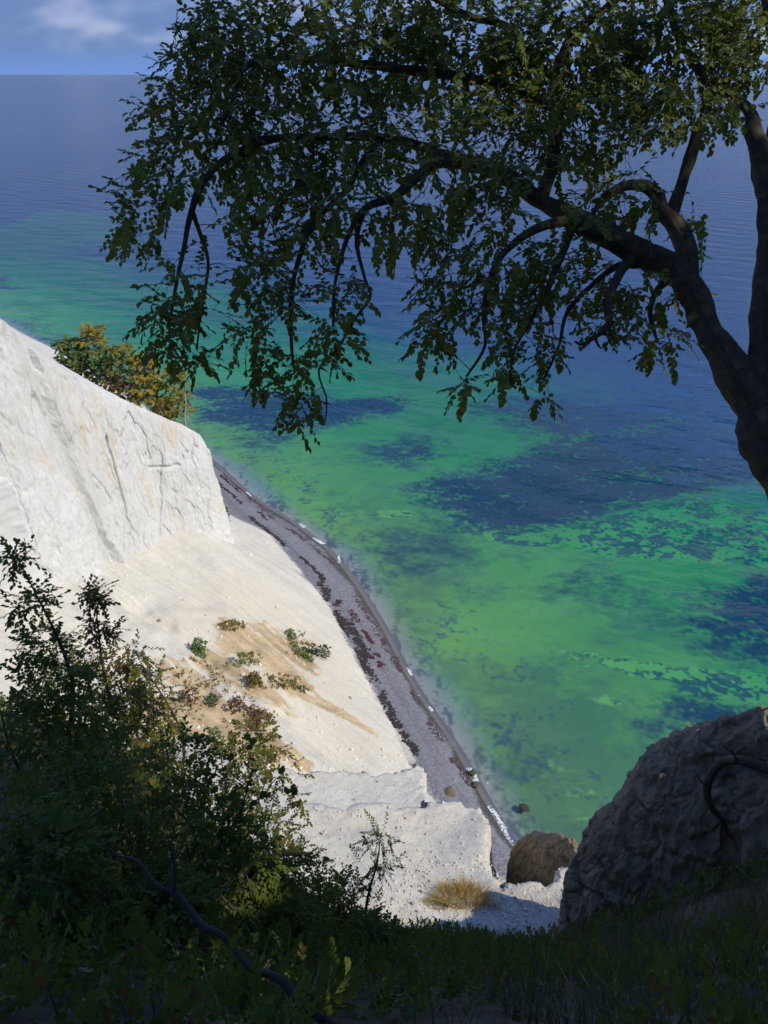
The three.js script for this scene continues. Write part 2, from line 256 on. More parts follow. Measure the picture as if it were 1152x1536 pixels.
{
  // body of water: absorbs red and some blue along the path, a little cloudy
  const body = new THREE.MeshPhysicalMaterial({ color: new THREE.Color().setRGB(0.012, 0.14, 0.46), roughness: 1, specularIntensity: 0, transparent: true, opacity: 0.16, thickness: 1, attenuationColor: new THREE.Color().setRGB(0.66, 0.92, 0.92), attenuationDistance: 1.0 });
  const box = new THREE.BoxGeometry(90000, 400, 90000); box.translate(0, -200.05, -20000);
  tag(mesh('sea_water', box, body), 'clear green sea water deepening away from the beach', 'water', null, 'structure');
  // stacked blue sheets stand in for light scattered in the deeper water
  for (const [y, k] of [[-2.4, 0.13], [-3.0, 0.17], [-3.8, 0.22], [-5.0, 0.32]]) { const p = new THREE.PlaneGeometry(60000, 60000); p.rotateX(-Math.PI / 2); p.translate(0, y, -20000); tag(mesh('scatter_sheet', p, new THREE.MeshStandardMaterial({ color: new THREE.Color().setRGB(0.012, 0.31, 0.95), roughness: 1, transparent: true, opacity: k })), 'blue sheet standing in for light scattered in deep water offshore', 'water', 'sheets standing in for scattered blue light', 'structure'); }
  const N = 1024, tile = 90, P = [];
  const r = rng(31);
  for (let i = 0; i < 64; i++) { const th = 1.25 + (r() + r() - 1) * 0.9, k = Math.round(Math.pow(2, 2.0 + r() * 5.6)); P.push([Math.round(k * Math.cos(th)), Math.round(k * Math.sin(th)), r() * 6.283, Math.pow(k, -0.92)]); }
  const S = 1024, sinT = new Float32Array(S); for (let i = 0; i < S; i++) sinT[i] = Math.sin(i / S * 6.283185307);
  const H = new Float32Array(N * N); let lo = 1e9, hi = -1e9;
  for (const [kx, ky, ph, a] of P) { const o = Math.round(ph / 6.283185 * S); for (let j = 0; j < N; j++) for (let i = 0; i < N; i++) H[j * N + i] += a * sinT[(kx * i + ky * j + o) & (S - 1)]; }
  for (let i = 0; i < N * N; i++) { lo = Math.min(lo, H[i]); hi = Math.max(hi, H[i]); }
  const bump = dataTexture(N, N, (i, j, o) => { o[0] = o[1] = o[2] = (H[j * N + i] - lo) / (hi - lo); }, { repeat: true });
  // ruffled and smooth water in long drifts
  const rough = dataTexture(1024, 1024, (i, j, o) => { const s = 6.283185 / 1024, f = 0.5 * fbm(Math.cos(i * s) * 1.3 + 5, Math.sin(i * s) * 1.3 + j * 0 + 8 + 2.5 * Math.sin(j * s) + 1.7 * Math.cos(j * s), 4); o[0] = o[2] = 0; o[1] = clamp(0.55 + f, 0.15, 1); }, { repeat: true });
  rough.repeat.set(1 / 9, 1 / 4.5);
  const surf = new THREE.MeshPhysicalMaterial({ color: new THREE.Color().setRGB(0.97, 1, 1), roughness: 0.24, roughnessMap: rough, transmission: 1, thickness: 0, ior: 1.34, bumpMap: bump, bumpScale: 0.75, specularIntensity: 0.8 });
  const g = new THREE.BufferGeometry();
  const rr = 45000; g.setAttribute('position', new THREE.BufferAttribute(new Float32Array([-rr, 0, 200, rr, 0, 200, rr, 0, -rr * 1.4, -rr, 0, -rr * 1.4]), 3));
  g.setAttribute('uv', new THREE.BufferAttribute(new Float32Array([-rr / tile, -200 / tile, rr / tile, -200 / tile, rr / tile, rr * 1.4 / tile, -rr / tile, rr * 1.4 / tile]), 2)); g.setIndex([0, 1, 2, 0, 2, 3]); g.computeVertexNormals();
  tag(mesh('sea', g, surf), 'calm rippled sea reaching to the level horizon', 'sea', null, 'structure');
}
console.log('sea done');
// ------------------------------------------------------------------ beach and chalk apron
const LB = { x0: -115, x1: 33, z0: -205, z1: -40 };
const lbUV = (x, z) => [(x - LB.x0) / (LB.x1 - LB.x0), (z - LB.z0) / (LB.z1 - LB.z0)];
const G0 = (px, py) => { const p = onGround(px, py, (x, z) => Math.max(talusY(x, z), beachY(x, z)), 420, 50); return p; };
let landMap, landBump;
{
  const W = 2048, H = 2048, P = (...a) => a.map(([x, y]) => { const p = G0(x, y); return [p.x, p.z]; });
  const clay = mask(W, H, lbUV, [
    [0.75, 26, P([200, 1000], [300, 985], [330, 940], [400, 930], [440, 950], [490, 965], [492, 1000], [470, 1050], [420, 1075], [330, 1060], [240, 1050])],
    [1.0, 22, P([180, 1040], [300, 1040], [400, 1070], [425, 1110], [430, 1165], [160, 1165])],
    [0.8, 6, P([390, 1015], [430, 1022], [500, 1055], [545, 1080], [585, 1108], [575, 1110], [520, 1080], [460, 1050], [400, 1035])],
    [0.55, 12, P([420, 1095], [470, 1130], [530, 1160], [430, 1165])],
    [0.35, 14, P([350, 790], [400, 805], [410, 825], [380, 820])],
  ]);
  const sand = mask(W, H, lbUV, [[0.7, 40, P([350, 850], [420, 880], [500, 960], [540, 1020], [560, 1090], [600, 1150], [430, 1130], [300, 960], [200, 930])]]);
  const col = new Float32Array(3);
  landMap = dataTexture(W, H, (i, j, o) => {
    const x = lerp(LB.x0, LB.x1, (i + 0.5) / W), z = lerp(LB.z0, LB.z1, (j + 0.5) / H), k = j * W + i;
    const b = backX(z), w = waterX(z), d = b - x, a = fbm(x * 0.09, z * 0.09, 5, 0.55), f = fbm(x * 1.1, z * 1.1, 4, 0.6), q = n2(x * 5.3, z * 5.3);
    const along = z * 0.85 - x * 0.53, streak = fbm(along * 0.5, d * 0.045, 4, 0.6), fine = fbm(along * 2.6, d * 0.16 + 4, 3, 0.6);
    // apron: white chalk, cream where sand has washed over it, ochre where the clay shows
    let v = 0.655 + 0.07 * a + 0.08 * streak + 0.07 * fine + 0.06 * f + 0.05 * q, r = v, g = v * 0.96, bl = v * 0.83;
    const sk = sand(i, j), cr = clamp(sk + 0.7 * streak * sk, 0, 1) * 0.75; r = lerp(r, 0.64 + 0.05 * fine, cr); g = lerp(g, 0.58 + 0.05 * fine, cr); bl = lerp(bl, 0.455 + 0.045 * fine, cr);
    const c = step(0.40, 0.66, clay(i, j) + 0.55 * streak + 0.40 * a + 0.35 * f) * 0.85; r = lerp(r, 0.50 + 0.16 * fine + 0.14 * f + 0.06 * q, c); g = lerp(g, 0.37 + 0.14 * fine + 0.12 * f + 0.05 * q, c); bl = lerp(bl, 0.205 + 0.10 * fine + 0.08 * f + 0.03 * q, c);
    const cl2 = c * step(0.05, 0.4, fbm(x * 0.35 + 3, z * 0.35, 5, 0.6)) * 0.7; r = lerp(r, 0.30, cl2); g = lerp(g, 0.22, cl2); bl = lerp(bl, 0.12, cl2);
    // beach: grey flint shingle, frayed against the chalk, dark and wet by the water
    const on = step(-0.5, 0.5, -d + 1.6 * fbm(along * 0.35, d * 0.35, 4, 0.65) + 0.5 * q);
    const t = clamp((w - x) / Math.max(3, w - b), 0, 1.2);
    const p1 = 0.6 * n2(x * 7.1, z * 7.1) + 0.5 * n2(x * 13.3, z * 13.3), p2 = n2(x * 3.3 + 7, z * 3.3), bar = n2(t * 9 + 0.6 * fbm(z * 0.05, 2, 2), z * 0.02);
    let s = 0.20 + 0.085 * p1 + 0.03 * p2 + 0.028 * bar + 0.02 * a; let sr = s * 1.0, sg = s * 1.0, sb = s * 1.13;
    const chips = step(0.5, 0.85, p1 * 0.6 + p2 * 0.3 + 0.55 * (1 - step(0, 3, -d))); sr = lerp(sr, 0.5, chips * 0.5); sg = lerp(sg, 0.48, chips * 0.5); sb = lerp(sb, 0.45, chips * 0.5);
    const wet = 0.9 * (1 - step(0.05, 0.2, t + 0.16 * fbm(z * 0.35, x * 0.35, 4, 0.6))); sr = lerp(sr, 0.06 + 0.04 * p1, wet); sg = lerp(sg, 0.057 + 0.04 * p1, wet); sb = lerp(sb, 0.062 + 0.04 * p1, wet);
    const sandy = 0.5 * (1 - step(0, 0.02, t)); sr = lerp(sr, 0.30, sandy); sg = lerp(sg, 0.25, sandy); sb = lerp(sb, 0.21, sandy);
    o[0] = lerp(r, sr, on); o[1] = lerp(g, sg, on); o[2] = lerp(bl, sb, on);
  }, { srgb: true });
  landBump = dataTexture(1024, 1024, (i, j, o) => { const s = 0.09; o[0] = o[1] = o[2] = 0.5 + 0.5 * (0.6 * fbm(i * s * 0.4, j * s * 0.4, 4, 0.6) + 0.4 * n2(i * 0.6, j * 0.6)); }, { repeat: true });
}
const bumpAt = (rx, ry) => { const t = landBump.clone(); t.repeat.set(rx, ry); t.needsUpdate = true; return t; };
{
  const m = new THREE.MeshStandardMaterial({ map: landMap, roughness: 0.97, bumpMap: bumpAt(9, 10), bumpScale: 0.12 });
  const zs = (v) => lerp(-30, -345, Math.pow(v, 1.15));
  const bg = grid(36, 420, (u, v) => { const z = zs(v), w = waterX(z), b = backX(z), x = lerp(b - 3, w + 1.2, u); return V(x, beachY(x, z), z); }, (p) => lbUV(p.x, p.z));
  tag(mesh('beach', bg, m), 'narrow grey shingle beach curving below the chalk cliffs', 'beach', null, 'structure');
  const tg = grid(210, 420, (u, v) => { const z = zs(v), b = backX(z), x = lerp(b + 2.2, b - 105, Math.pow(u, 1.35)); return V(x, talusY(x, z), z); }, (p) => lbUV(p.x, p.z));
  tag(mesh('chalk_scree_slope', tg, m), 'cream and white chalk scree slope with ochre clay fans above the beach', 'slope', null, 'structure');
}
console.log('apron done');

// ------------------------------------------------------------------ headland: steep white chalk face, flank and top
const chalkTop = [];
{
  const top = [V(-120, 84, -30), V(-90, 77, -62), V(-66, 68, -88), atZ(-10, 474, 105), atZ(30, 506, 110), atZ(75, 535, 115), atZ(120, 562, 120), atZ(165, 588, 124), atZ(215, 613, 128), atZ(260, 632, 131), atZ(290, 646, 133.6), atZ(301, 655, 136),
    V(-37.8, 26, -140), V(-43, 19, -150), V(-53, 12, -170), V(-66, 7, -195), V(-86, 5, -225), V(-130, 4, -272), V(-195, 4, -335)];
  const path = new THREE.CatmullRomCurve3(top, false, 'centripetal'), N = 820, len = path.getLength(), even = path.getSpacedPoints(1400);
  const sNear = (p) => { let best = 0, bd = 1e9; even.forEach((q, i) => { const d = Math.hypot(q.x - p.x, q.z - p.z); if (d < bd) { bd = d; best = i; } }); return best / 1400 * len; }, SA = sNear(atZ(-60, 450, 98)), SB2 = sNear(V(-40, 0, -145));
  const sOf = (u) => u < 0.08 ? u / 0.08 * SA : u < 0.88 ? lerp(SA, SB2, (u - 0.08) / 0.8) : lerp(SB2, len, (u - 0.88) / 0.12), pts = Array.from({ length: N + 1 }, (_, i) => path.getPointAt(clamp(sOf(i / N) / len, 0, 1)));
  chalkTop.push(...pts);
  const sAt = (px, py, z) => { const p = atZ(px, py, z); let best = 0, bd = 1e9; pts.forEach((q, i) => { const d = Math.hypot(q.x - p.x, q.z - p.z); if (d < bd) { bd = d; best = i; } }); return [sOf(best / N), p.y]; };
  const edgeLine = [[62, 560], [60, 620], [62, 690], [90, 755], [150, 800], [215, 850], [260, 890]].map(([a, b]) => sAt(a, b, 110));
  const crackLine = [[152, 655], [158, 690], [155, 715], [150, 740], [148, 756]].map(([a, b]) => sAt(a, b, 120));
  const crack2 = [[205, 690], [240, 697], [275, 702]].map(([a, b]) => sAt(a, b, 128));
  const near = (line, s, y, flat) => { let b = 1e9, side = 0; for (let i = 1; i < line.length; i++) { const [ax, ay] = line[i - 1], [bx, by] = line[i], ex = bx - ax, ey = by - ay, t = clamp(((s - ax) * ex + (y - ay) * ey) / (ex * ex + ey * ey), 0, 1), d = Math.hypot(s - ax - ex * t, y - ay - ey * t); if (d < b) { b = d; side = (s - ax) * ey - (y - ay) * ex; } } return [b, side]; };
  const relief = (s, y) => {
    const flute = ridged(s * 0.22 + 0.4 * n2(s * 0.2, y * 0.1), y * 0.035, 5), a = fbm(s * 0.07, y * 0.07, 4), f = fbm(s * 0.9, y * 0.5, 4, 0.6), c = fbm(s * 1.9, y * 1.1 + 3, 4, 0.65);
    let h = 0.8 * a + 0.12 * flute + 0.16 * f + 0.12 * c + 0.15 * Math.abs(fbm(s * 0.55 + 9, y * 0.12, 4, 0.6));
    const wv = 0.5 * fbm(s * 0.3, y * 0.2, 4, 0.6), [cv, cd] = cell(s * 0.17 + wv, y * 0.10 + wv, 3, true), [c2, d2] = cell(s * 0.5 + 2 * wv, y * 0.34 - wv, 7, true); h += 1.28 + 0.36 * cv + 0.12 * c2 - 0.14 * Math.exp(-cd * 16) - 0.06 * Math.exp(-d2 * 12);
    const [d, side] = near(edgeLine, s, y); h += 1.3 * step(-1.2, 0.5, (side < 0 ? d : -d) + 0.7 * f) * step(30, 4, d);
    h -= 1.5 * Math.exp(-Math.pow(near(crackLine, s + 0.25 * f, y)[0] / 0.32, 2)) + 0.5 * Math.exp(-Math.pow(near(crack2, s, y + 0.3 * f)[0] / 0.2, 2));
    return h;
  };
  const rows = 250;
  const tan = (i) => { const w = i / N < 0.09 || i / N > 0.87 ? 3 : 26, a = pts[Math.max(0, i - w)], b = pts[Math.min(N, i + w)]; return V(b.x - a.x, 0, b.z - a.z).normalize(); };
  const U = 2048, Vv = 1024, S0 = sAt(-60, 450, 98)[0], S1 = sAt(301, 655, 136)[0] + 12;
  const map = dataTexture(U, Vv, (i, j, o) => {
    const s = lerp(S0, S1, (i + 0.5) / U), y = lerp(0, 75, (j + 0.5) / Vv);
    const a = fbm(s * 0.10 + 3, y * 0.09, 5, 0.55), f = fbm(s * 1.3, y * 0.6, 5, 0.62), v = fbm(s * 0.7, y * 0.2 + 8, 5, 0.6), q = fbm(s * 3.2, y * 2.6, 3, 0.6);
    let w = 0.70 + 0.06 * a + 0.12 * f + 0.06 * v + 0.12 * q, r = w * 0.97, g = w * 0.985, b = w;
    const grey = step(-0.12, 0.35, 0.6 * a + 0.55 * v + 0.35 * f) * 0.42, smudge = step(0.2, 0.45, f * 0.7 + q * 0.5 + v * 0.2) * 0.34;
    r = lerp(r, 0.50, grey); g = lerp(g, 0.49, grey); b = lerp(b, 0.475, grey); r = lerp(r, 0.36, smudge); g = lerp(g, 0.35, smudge); b = lerp(b, 0.335, smudge);
    const stain = step(0.34, 0.62, fbm(s * 0.3 + 11, y * 0.12, 4) + 0.25 * f) * 0.5; r = lerp(r, 0.66, stain); g = lerp(g, 0.53, stain); b = lerp(b, 0.34, stain);
    o[0] = r; o[1] = g; o[2] = b;
  }, { srgb: true });
  const g = grid(N, rows, (u, v) => {
    const i = Math.round(u * N), p = pts[i], t = tan(i), n = V(-t.z, 0, t.x), s = sOf(u);      // n points out of the chalk
    if (v < 0.2) { const k = (0.2 - v) / 0.2, b = 9 * k; return V(p.x - n.x * b, p.y - 0.75 * b + 0.25 * fbm(p.x * 0.4 - n.x * b, p.z * 0.4 - n.z * b, 3), p.z - n.z * b); }
    const k = (v - 0.2) / 0.8, drop = k * (p.y + 3), y = p.y - drop, round = Math.min(1, drop / 2.5);
    const outw = 0.16 * drop + 0.8 * (1 - Math.exp(-drop / 1.6)) + (relief(s, y) - 1.9) * round;
    return V(p.x + n.x * outw, y + 0.3 * fbm(s * 0.35, 3, 3) * (1 - round), p.z + n.z * outw);
  }, (p, u, v) => [(sOf(u) - S0) / (S1 - S0), p.y / 75]);
  tag(mesh('chalk_cliff', g, new THREE.MeshStandardMaterial({ map, roughness: 0.97, bumpMap: bumpAt(10, 7), bumpScale: 0.10, side: THREE.DoubleSide })), 'tall white chalk cliff face with grey streaks and a dark vertical crack', 'cliff', null, 'structure');
}
console.log('cliff done');

// ------------------------------------------------------------------ the slope under the viewpoint with its two chalk shelves
const NB = { x0: -34, x1: 24, z0: -50, z1: 8 };
let soilBump;
{
  const W = 2048, H = 2048, soilAt = new Float32Array(331 * 331), heights = new Float32Array(331 * 331);
  for (let j = 0, k = 0; j <= 330; j++) for (let i = 0; i <= 330; i++, k++) { const x = lerp(NB.x0, NB.x1, i / 330), z = lerp(NB.z1, NB.z0, j / 330), a = slopeY(x, z), b = Math.max(shelf(rim2, plane2, 13, x, z, 0.25), shelf(rim1, plane1, 26, x, z, 0.3)); soilAt[k] = clamp(a - b, -3, 3); heights[k] = Math.max(a, b, -6); }
  const map = dataTexture(W, H, (i, j, o) => {
    const x = lerp(NB.x0, NB.x1, (i + 0.5) / W), z = lerp(NB.z0, NB.z1, (j + 0.5) / H);
    const a = fbm(x * 0.35, z * 0.35, 4, 0.55), f = fbm(x * 2.4, z * 2.4, 4, 0.62), q = n2(x * 13, z * 13), q2 = n2(x * 6.1 + 3, z * 6.1);
    const gu = clamp((x - NB.x0) / (NB.x1 - NB.x0) * 330, 0, 329.99), gv = clamp((NB.z1 - z) / (NB.z1 - NB.z0) * 330, 0, 329.99), gi = Math.floor(gu), gj = Math.floor(gv), at = (a, b) => soilAt[(gj + b) * 331 + gi + a];
    const sl = lerp(lerp(at(0, 0), at(1, 0), gu - gi), lerp(at(0, 1), at(1, 1), gu - gi), gv - gj), soil = step(-0.9, 0.25, sl + 0.5 * f + 0.35 * a);
    let v = 0.655 + 0.06 * a + 0.08 * f + 0.07 * q + 0.04 * q2, r = v, g = v * 0.96, b = v * 0.84;
    const grit = step(0.35, 0.7, q * 0.55 + q2 * 0.35 + 0.3 * f); r = lerp(r, 0.34, grit * 0.35); g = lerp(g, 0.31, grit * 0.35); b = lerp(b, 0.27, grit * 0.35);
    const tan = step(0.1, 0.55, fbm(x * 0.25 + 8, z * 0.5, 4)) * 0.35; r = lerp(r, 0.56, tan); g = lerp(g, 0.48, tan); b = lerp(b, 0.36, tan);
    const gully = step(2.6, 5.2, x + 0.5 * f) * step(-22.8, -21.2, z + 0.35 * a); r = lerp(r, 0.36 + 0.10 * q, gully * 0.8); g = lerp(g, 0.325 + 0.10 * q, gully * 0.8); b = lerp(b, 0.295 + 0.09 * q, gully * 0.8);
    const sr = 0.05 + 0.03 * f + 0.02 * q, so = clamp(soil, 0, 1); r = lerp(r, sr * 1.15, so); g = lerp(g, sr * 0.95, so); b = lerp(b, sr * 0.68, so);
    o[0] = r; o[1] = g; o[2] = b;
  }, { srgb: true });
  soilBump = bumpAt(10, 10);
  const g = grid(330, 330, (u, v) => { const x = lerp(NB.x0, NB.x1, u), z = lerp(NB.z1, NB.z0, v); return V(x, heights[Math.round(v * 330) * 331 + Math.round(u * 330)], z); }, (p) => [(p.x - NB.x0) / (NB.x1 - NB.x0), (p.z - NB.z0) / (NB.z1 - NB.z0)]);
  tag(mesh('chalk_hillside', g, new THREE.MeshStandardMaterial({ map, roughness: 0.97, bumpMap: soilBump, bumpScale: 0.06 })), 'steep hillside with two bare white chalk shelves above the beach', 'hillside', null, 'structure');
  // the wooded ground behind and beside the viewpoint
  const h = grid(60, 60, (u, v) => { const x = lerp(-90, 40, u), z = lerp(70, 7, v); return V(x, 88.0 + 0.30 * z + 0.55 * Math.max(0, -x - 1.5) * 0.6 + 0.60 * Math.max(0, Math.min(x, 18) - 3.2) - 3 * Math.max(0, x - 18) + 0.6 * fbm(x * 0.15, z * 0.15, 3) - 0.4, z); });
  tag(mesh('woodland_floor', h, new THREE.MeshStandardMaterial({ color: new THREE.Color().setRGB(0.08, 0.065, 0.04), roughness: 1 })), 'brown woodland floor on the cliff top behind the viewpoint', 'ground', null, 'structure');
}

// control-net rock: rows of points smoothed and roughened
function netRock(rows, nu, nv, amp, freq, uvScale) {
  const cr = (a, t) => { const n = a.length - 1, f = t * n, i = Math.min(n - 1, Math.floor(f)), k = f - i, p0 = a[Math.max(0, i - 1)], p1 = a[i], p2 = a[i + 1], p3 = a[Math.min(n, i + 2)], q = (c) => 0.5 * (2 * p1[c] + (p2[c] - p0[c]) * k + (2 * p0[c] - 5 * p1[c] + 4 * p2[c] - p3[c]) * k * k + (3 * p1[c] - p0[c] - 3 * p2[c] + p3[c]) * k * k * k); return V(q('x'), q('y'), q('z')); };
  const g = grid(nu, nv, (u, v) => cr(rows.map((r) => cr(r, u)), v), (p, u, v) => [u * uvScale[0], v * uvScale[1]]), p = g.attributes.position, n = g.attributes.normal;
  for (let i = 0; i < p.count; i++) {
    const x = p.getX(i), y = p.getY(i), z = p.getZ(i), f = freq, d = amp * (fbm3(x * f, y * f * 0.7, z * f, 6, 0.62) + 0.5 * (1 - 2 * Math.abs(fbm3(x * f * 1.7 + 4, y * f * 0.8, z * f * 1.7, 3)))) + amp * 0.3 * (0.4 - Math.abs(fbm3(x * f * 4.1, y * f * 2.6 + 7, z * f * 4.1, 4, 0.6)) * 2);
    const w = 0.35 * fbm3(x * f * 1.3, y * f * 1.3, z * f * 1.3 + 5, 3), [cv, cd] = cell(x * f * 0.75 + w, y * f * 0.75 + w, z * f * 0.75 - w), [c2, d2] = cell(x * f * 2.1 + w, y * f * 2.1 - w, z * f * 2.1 + w);
    const e = d + amp * (0.5 * cv + 0.2 * c2) - amp * (0.5 * Math.exp(-cd * 14) + 0.2 * Math.exp(-d2 * 12));
    p.setXYZ(i, x + n.getX(i) * e, y + n.getY(i) * e, z + n.getZ(i) * e);
  }
  g.computeVertexNormals(); return g;
}
function rockMap(seed, base, dark, W = 1024) {
  return dataTexture(W, W, (i, j, o) => {
    const x = i / W * 40 + seed, y = j / W * 40, a = fbm(x * 0.16, y * 0.13, 5, 0.6), f = fbm(x * 0.9, y * 0.4, 5, 0.62), q = n2(x * 7, y * 6);
    const k = step(-0.35, 0.45, a + 0.5 * f) * 0.75, pit = step(0.22, 0.5, f * 0.6 + q * 0.5) * 0.7;
    for (let c = 0; c < 3; c++) { let v = lerp(dark[c], base[c], k) * (1 + 0.3 * q + 0.25 * f); v = lerp(v, dark[c] * 0.6, pit); o[c] = v; }
  }, { srgb: true });
}
{
  const Z = (a) => a.map(([x, y, z]) => atZ(x, y, z));
  const r3 = Z([[873, 1266, 13.2], [905, 1226, 13.1], [940, 1184, 13.0], [968, 1146, 12.9], [1015, 1122, 12.8], [1060, 1104, 12.6], [1105, 1096, 12.4], [1152, 1080, 12.2], [1300, 1050, 12]]);
  const r2 = Z([[858, 1310, 12.9], [890, 1280, 12.4], [930, 1250, 12.15], [975, 1215, 12.0], [1020, 1195, 11.9], [1070, 1180, 11.75], [1120, 1170, 11.6], [1180, 1155, 11.4], [1320, 1120, 11.1]]);
  const r1 = Z([[848, 1362, 12.5], [885, 1350, 11.9], [930, 1325, 11.5], [980, 1300, 11.3], [1030, 1280, 11.15], [1085, 1265, 11.0], [1140, 1250, 10.8], [1200, 1235, 10.6], [1340, 1200, 10.2]]);
  const r0 = Z([[842, 1430, 12.0], [885, 1440, 11.4], [935, 1430, 10.9], [990, 1415, 10.6], [1045, 1400, 10.4], [1100, 1385, 10.2], [1160, 1370, 10.0], [1220, 1360, 9.8], [1350, 1330, 9.3]]);
  const off = (r, x, y, z) => r.map((p, i) => V(p.x + x, p.y + y, p.z + z));
  const rows = [off(r0, 0.2, -2, 0.6), r0, r1, r2, r3, off(r3, 0.7, -0.35, -0.6), off(r3, 1.4, -4.5, -1.2), off(r3, 2.4, -13, -1.7), off(r3, 3.0, -26, -2.2)];
  for (const [k, r] of rows.entries()) r.unshift(V(r[0].x + 2.2, r[0].y - 0.6, r[0].z - 1.3), V(r[0].x + 0.5, r[0].y - 0.1, r[0].z - 0.6));
  const g = netRock(rows, 240, 240, 0.17, 1.3, [2.2, 2.2]);
  const t = rockMap(3, [0.78, 0.645, 0.46], [0.58, 0.455, 0.30]); t.wrapS = t.wrapT = THREE.RepeatWrapping;
  tag(mesh('chalk_crag', g, new THREE.MeshStandardMaterial({ map: t, roughness: 0.98, bumpMap: bumpAt(2.2, 2.2), bumpScale: 0.22 })), 'large dark weathered chalk crag with a dead branch lying across it', 'crag', null, 'structure');
}
{
  const Z = (a) => a.map(([x, y, z]) => atZ(x, y, z));
  const tp = Z([[768, 1288, 26.4], [785, 1267, 26.0], [808, 1259, 25.4], [832, 1261, 24.8], [852, 1266, 24.3], [865, 1276, 24.0]]), md = Z([[762, 1312, 26.2], [782, 1300, 25.7], [808, 1296, 25.1], [835, 1296, 24.5], [856, 1296, 24.0], [869, 1292, 23.7]]);
  const lo = Z([[756, 1360, 26.0], [780, 1362, 25.5], [808, 1362, 24.9], [838, 1355, 24.3], [860, 1345, 23.8], [873, 1335, 23.5]]);
  const off = (r, x, y, z) => r.map((p) => V(p.x + x, p.y + y, p.z + z));
  const rows = [off(lo, 0, -6, 0.4), lo, md, tp, off(tp, 0.12, -0.08, -0.45), off(tp, 0.4, -2.2, -1.0), off(tp, 0.8, -9, -1.6)];
  for (const r of rows) { const e = r[r.length - 1], s = r[0]; r.push(V(e.x + 0.3, e.y - 0.5, e.z - 0.35), V(e.x + 0.5, e.y - 1.5, e.z - 1.0)); r.unshift(V(s.x + 0.3, s.y - 1.4, s.z - 0.9), V(s.x + 0.02, s.y - 0.45, s.z - 0.3)); }
  const g = netRock(rows, 110, 90, 0.11, 2.6, [1, 1]);
  const t = rockMap(11, [0.36, 0.30, 0.21], [0.20, 0.155, 0.095]); t.wrapS = t.wrapT = THREE.RepeatWrapping;
  tag(mesh('chalk_pinnacle', g, new THREE.MeshStandardMaterial({ map: t, roughness: 0.98, bumpMap: bumpAt(1, 1), bumpScale: 0.04 })), 'small brown clay stained chalk pinnacle beside the dark crag', 'pinnacle', null, 'structure');
}
{
  const crest = [V(7.2, 72, -14.4), V(8.0, 67.6, -16.4), V(8.7, 64.6, -18.2), V(9.3, 63.2, -20)], off = (x, y, z) => crest.map((p) => V(p.x + x, p.y + y, p.z + z));  // spur hidden from view, added to throw shadow over gully and shelf
  const rows = [off(-0.9, -14, 0.2), off(-0.55, -4, 0), crest, off(0.9, -4, -0.1), off(1.6, -14, -0.2)]; rows.forEach((r) => { const e = r[r.length - 1]; r.push(V(e.x + 0.2, e.y - 6, e.z - 0.9)); });
  const t = rockMap(19, [0.6, 0.55, 0.46], [0.36, 0.31, 0.24]); t.wrapS = t.wrapT = THREE.RepeatWrapping;
  tag(mesh('added_shadow_spur', netRock(rows, 60, 60, 0.15, 1.6, [1, 1]), new THREE.MeshStandardMaterial({ map: t, roughness: 0.98 })), 'unseen chalk spur added behind the crag to cast shadow on the gully', 'spur', null, 'structure');
}
console.log('near land done');
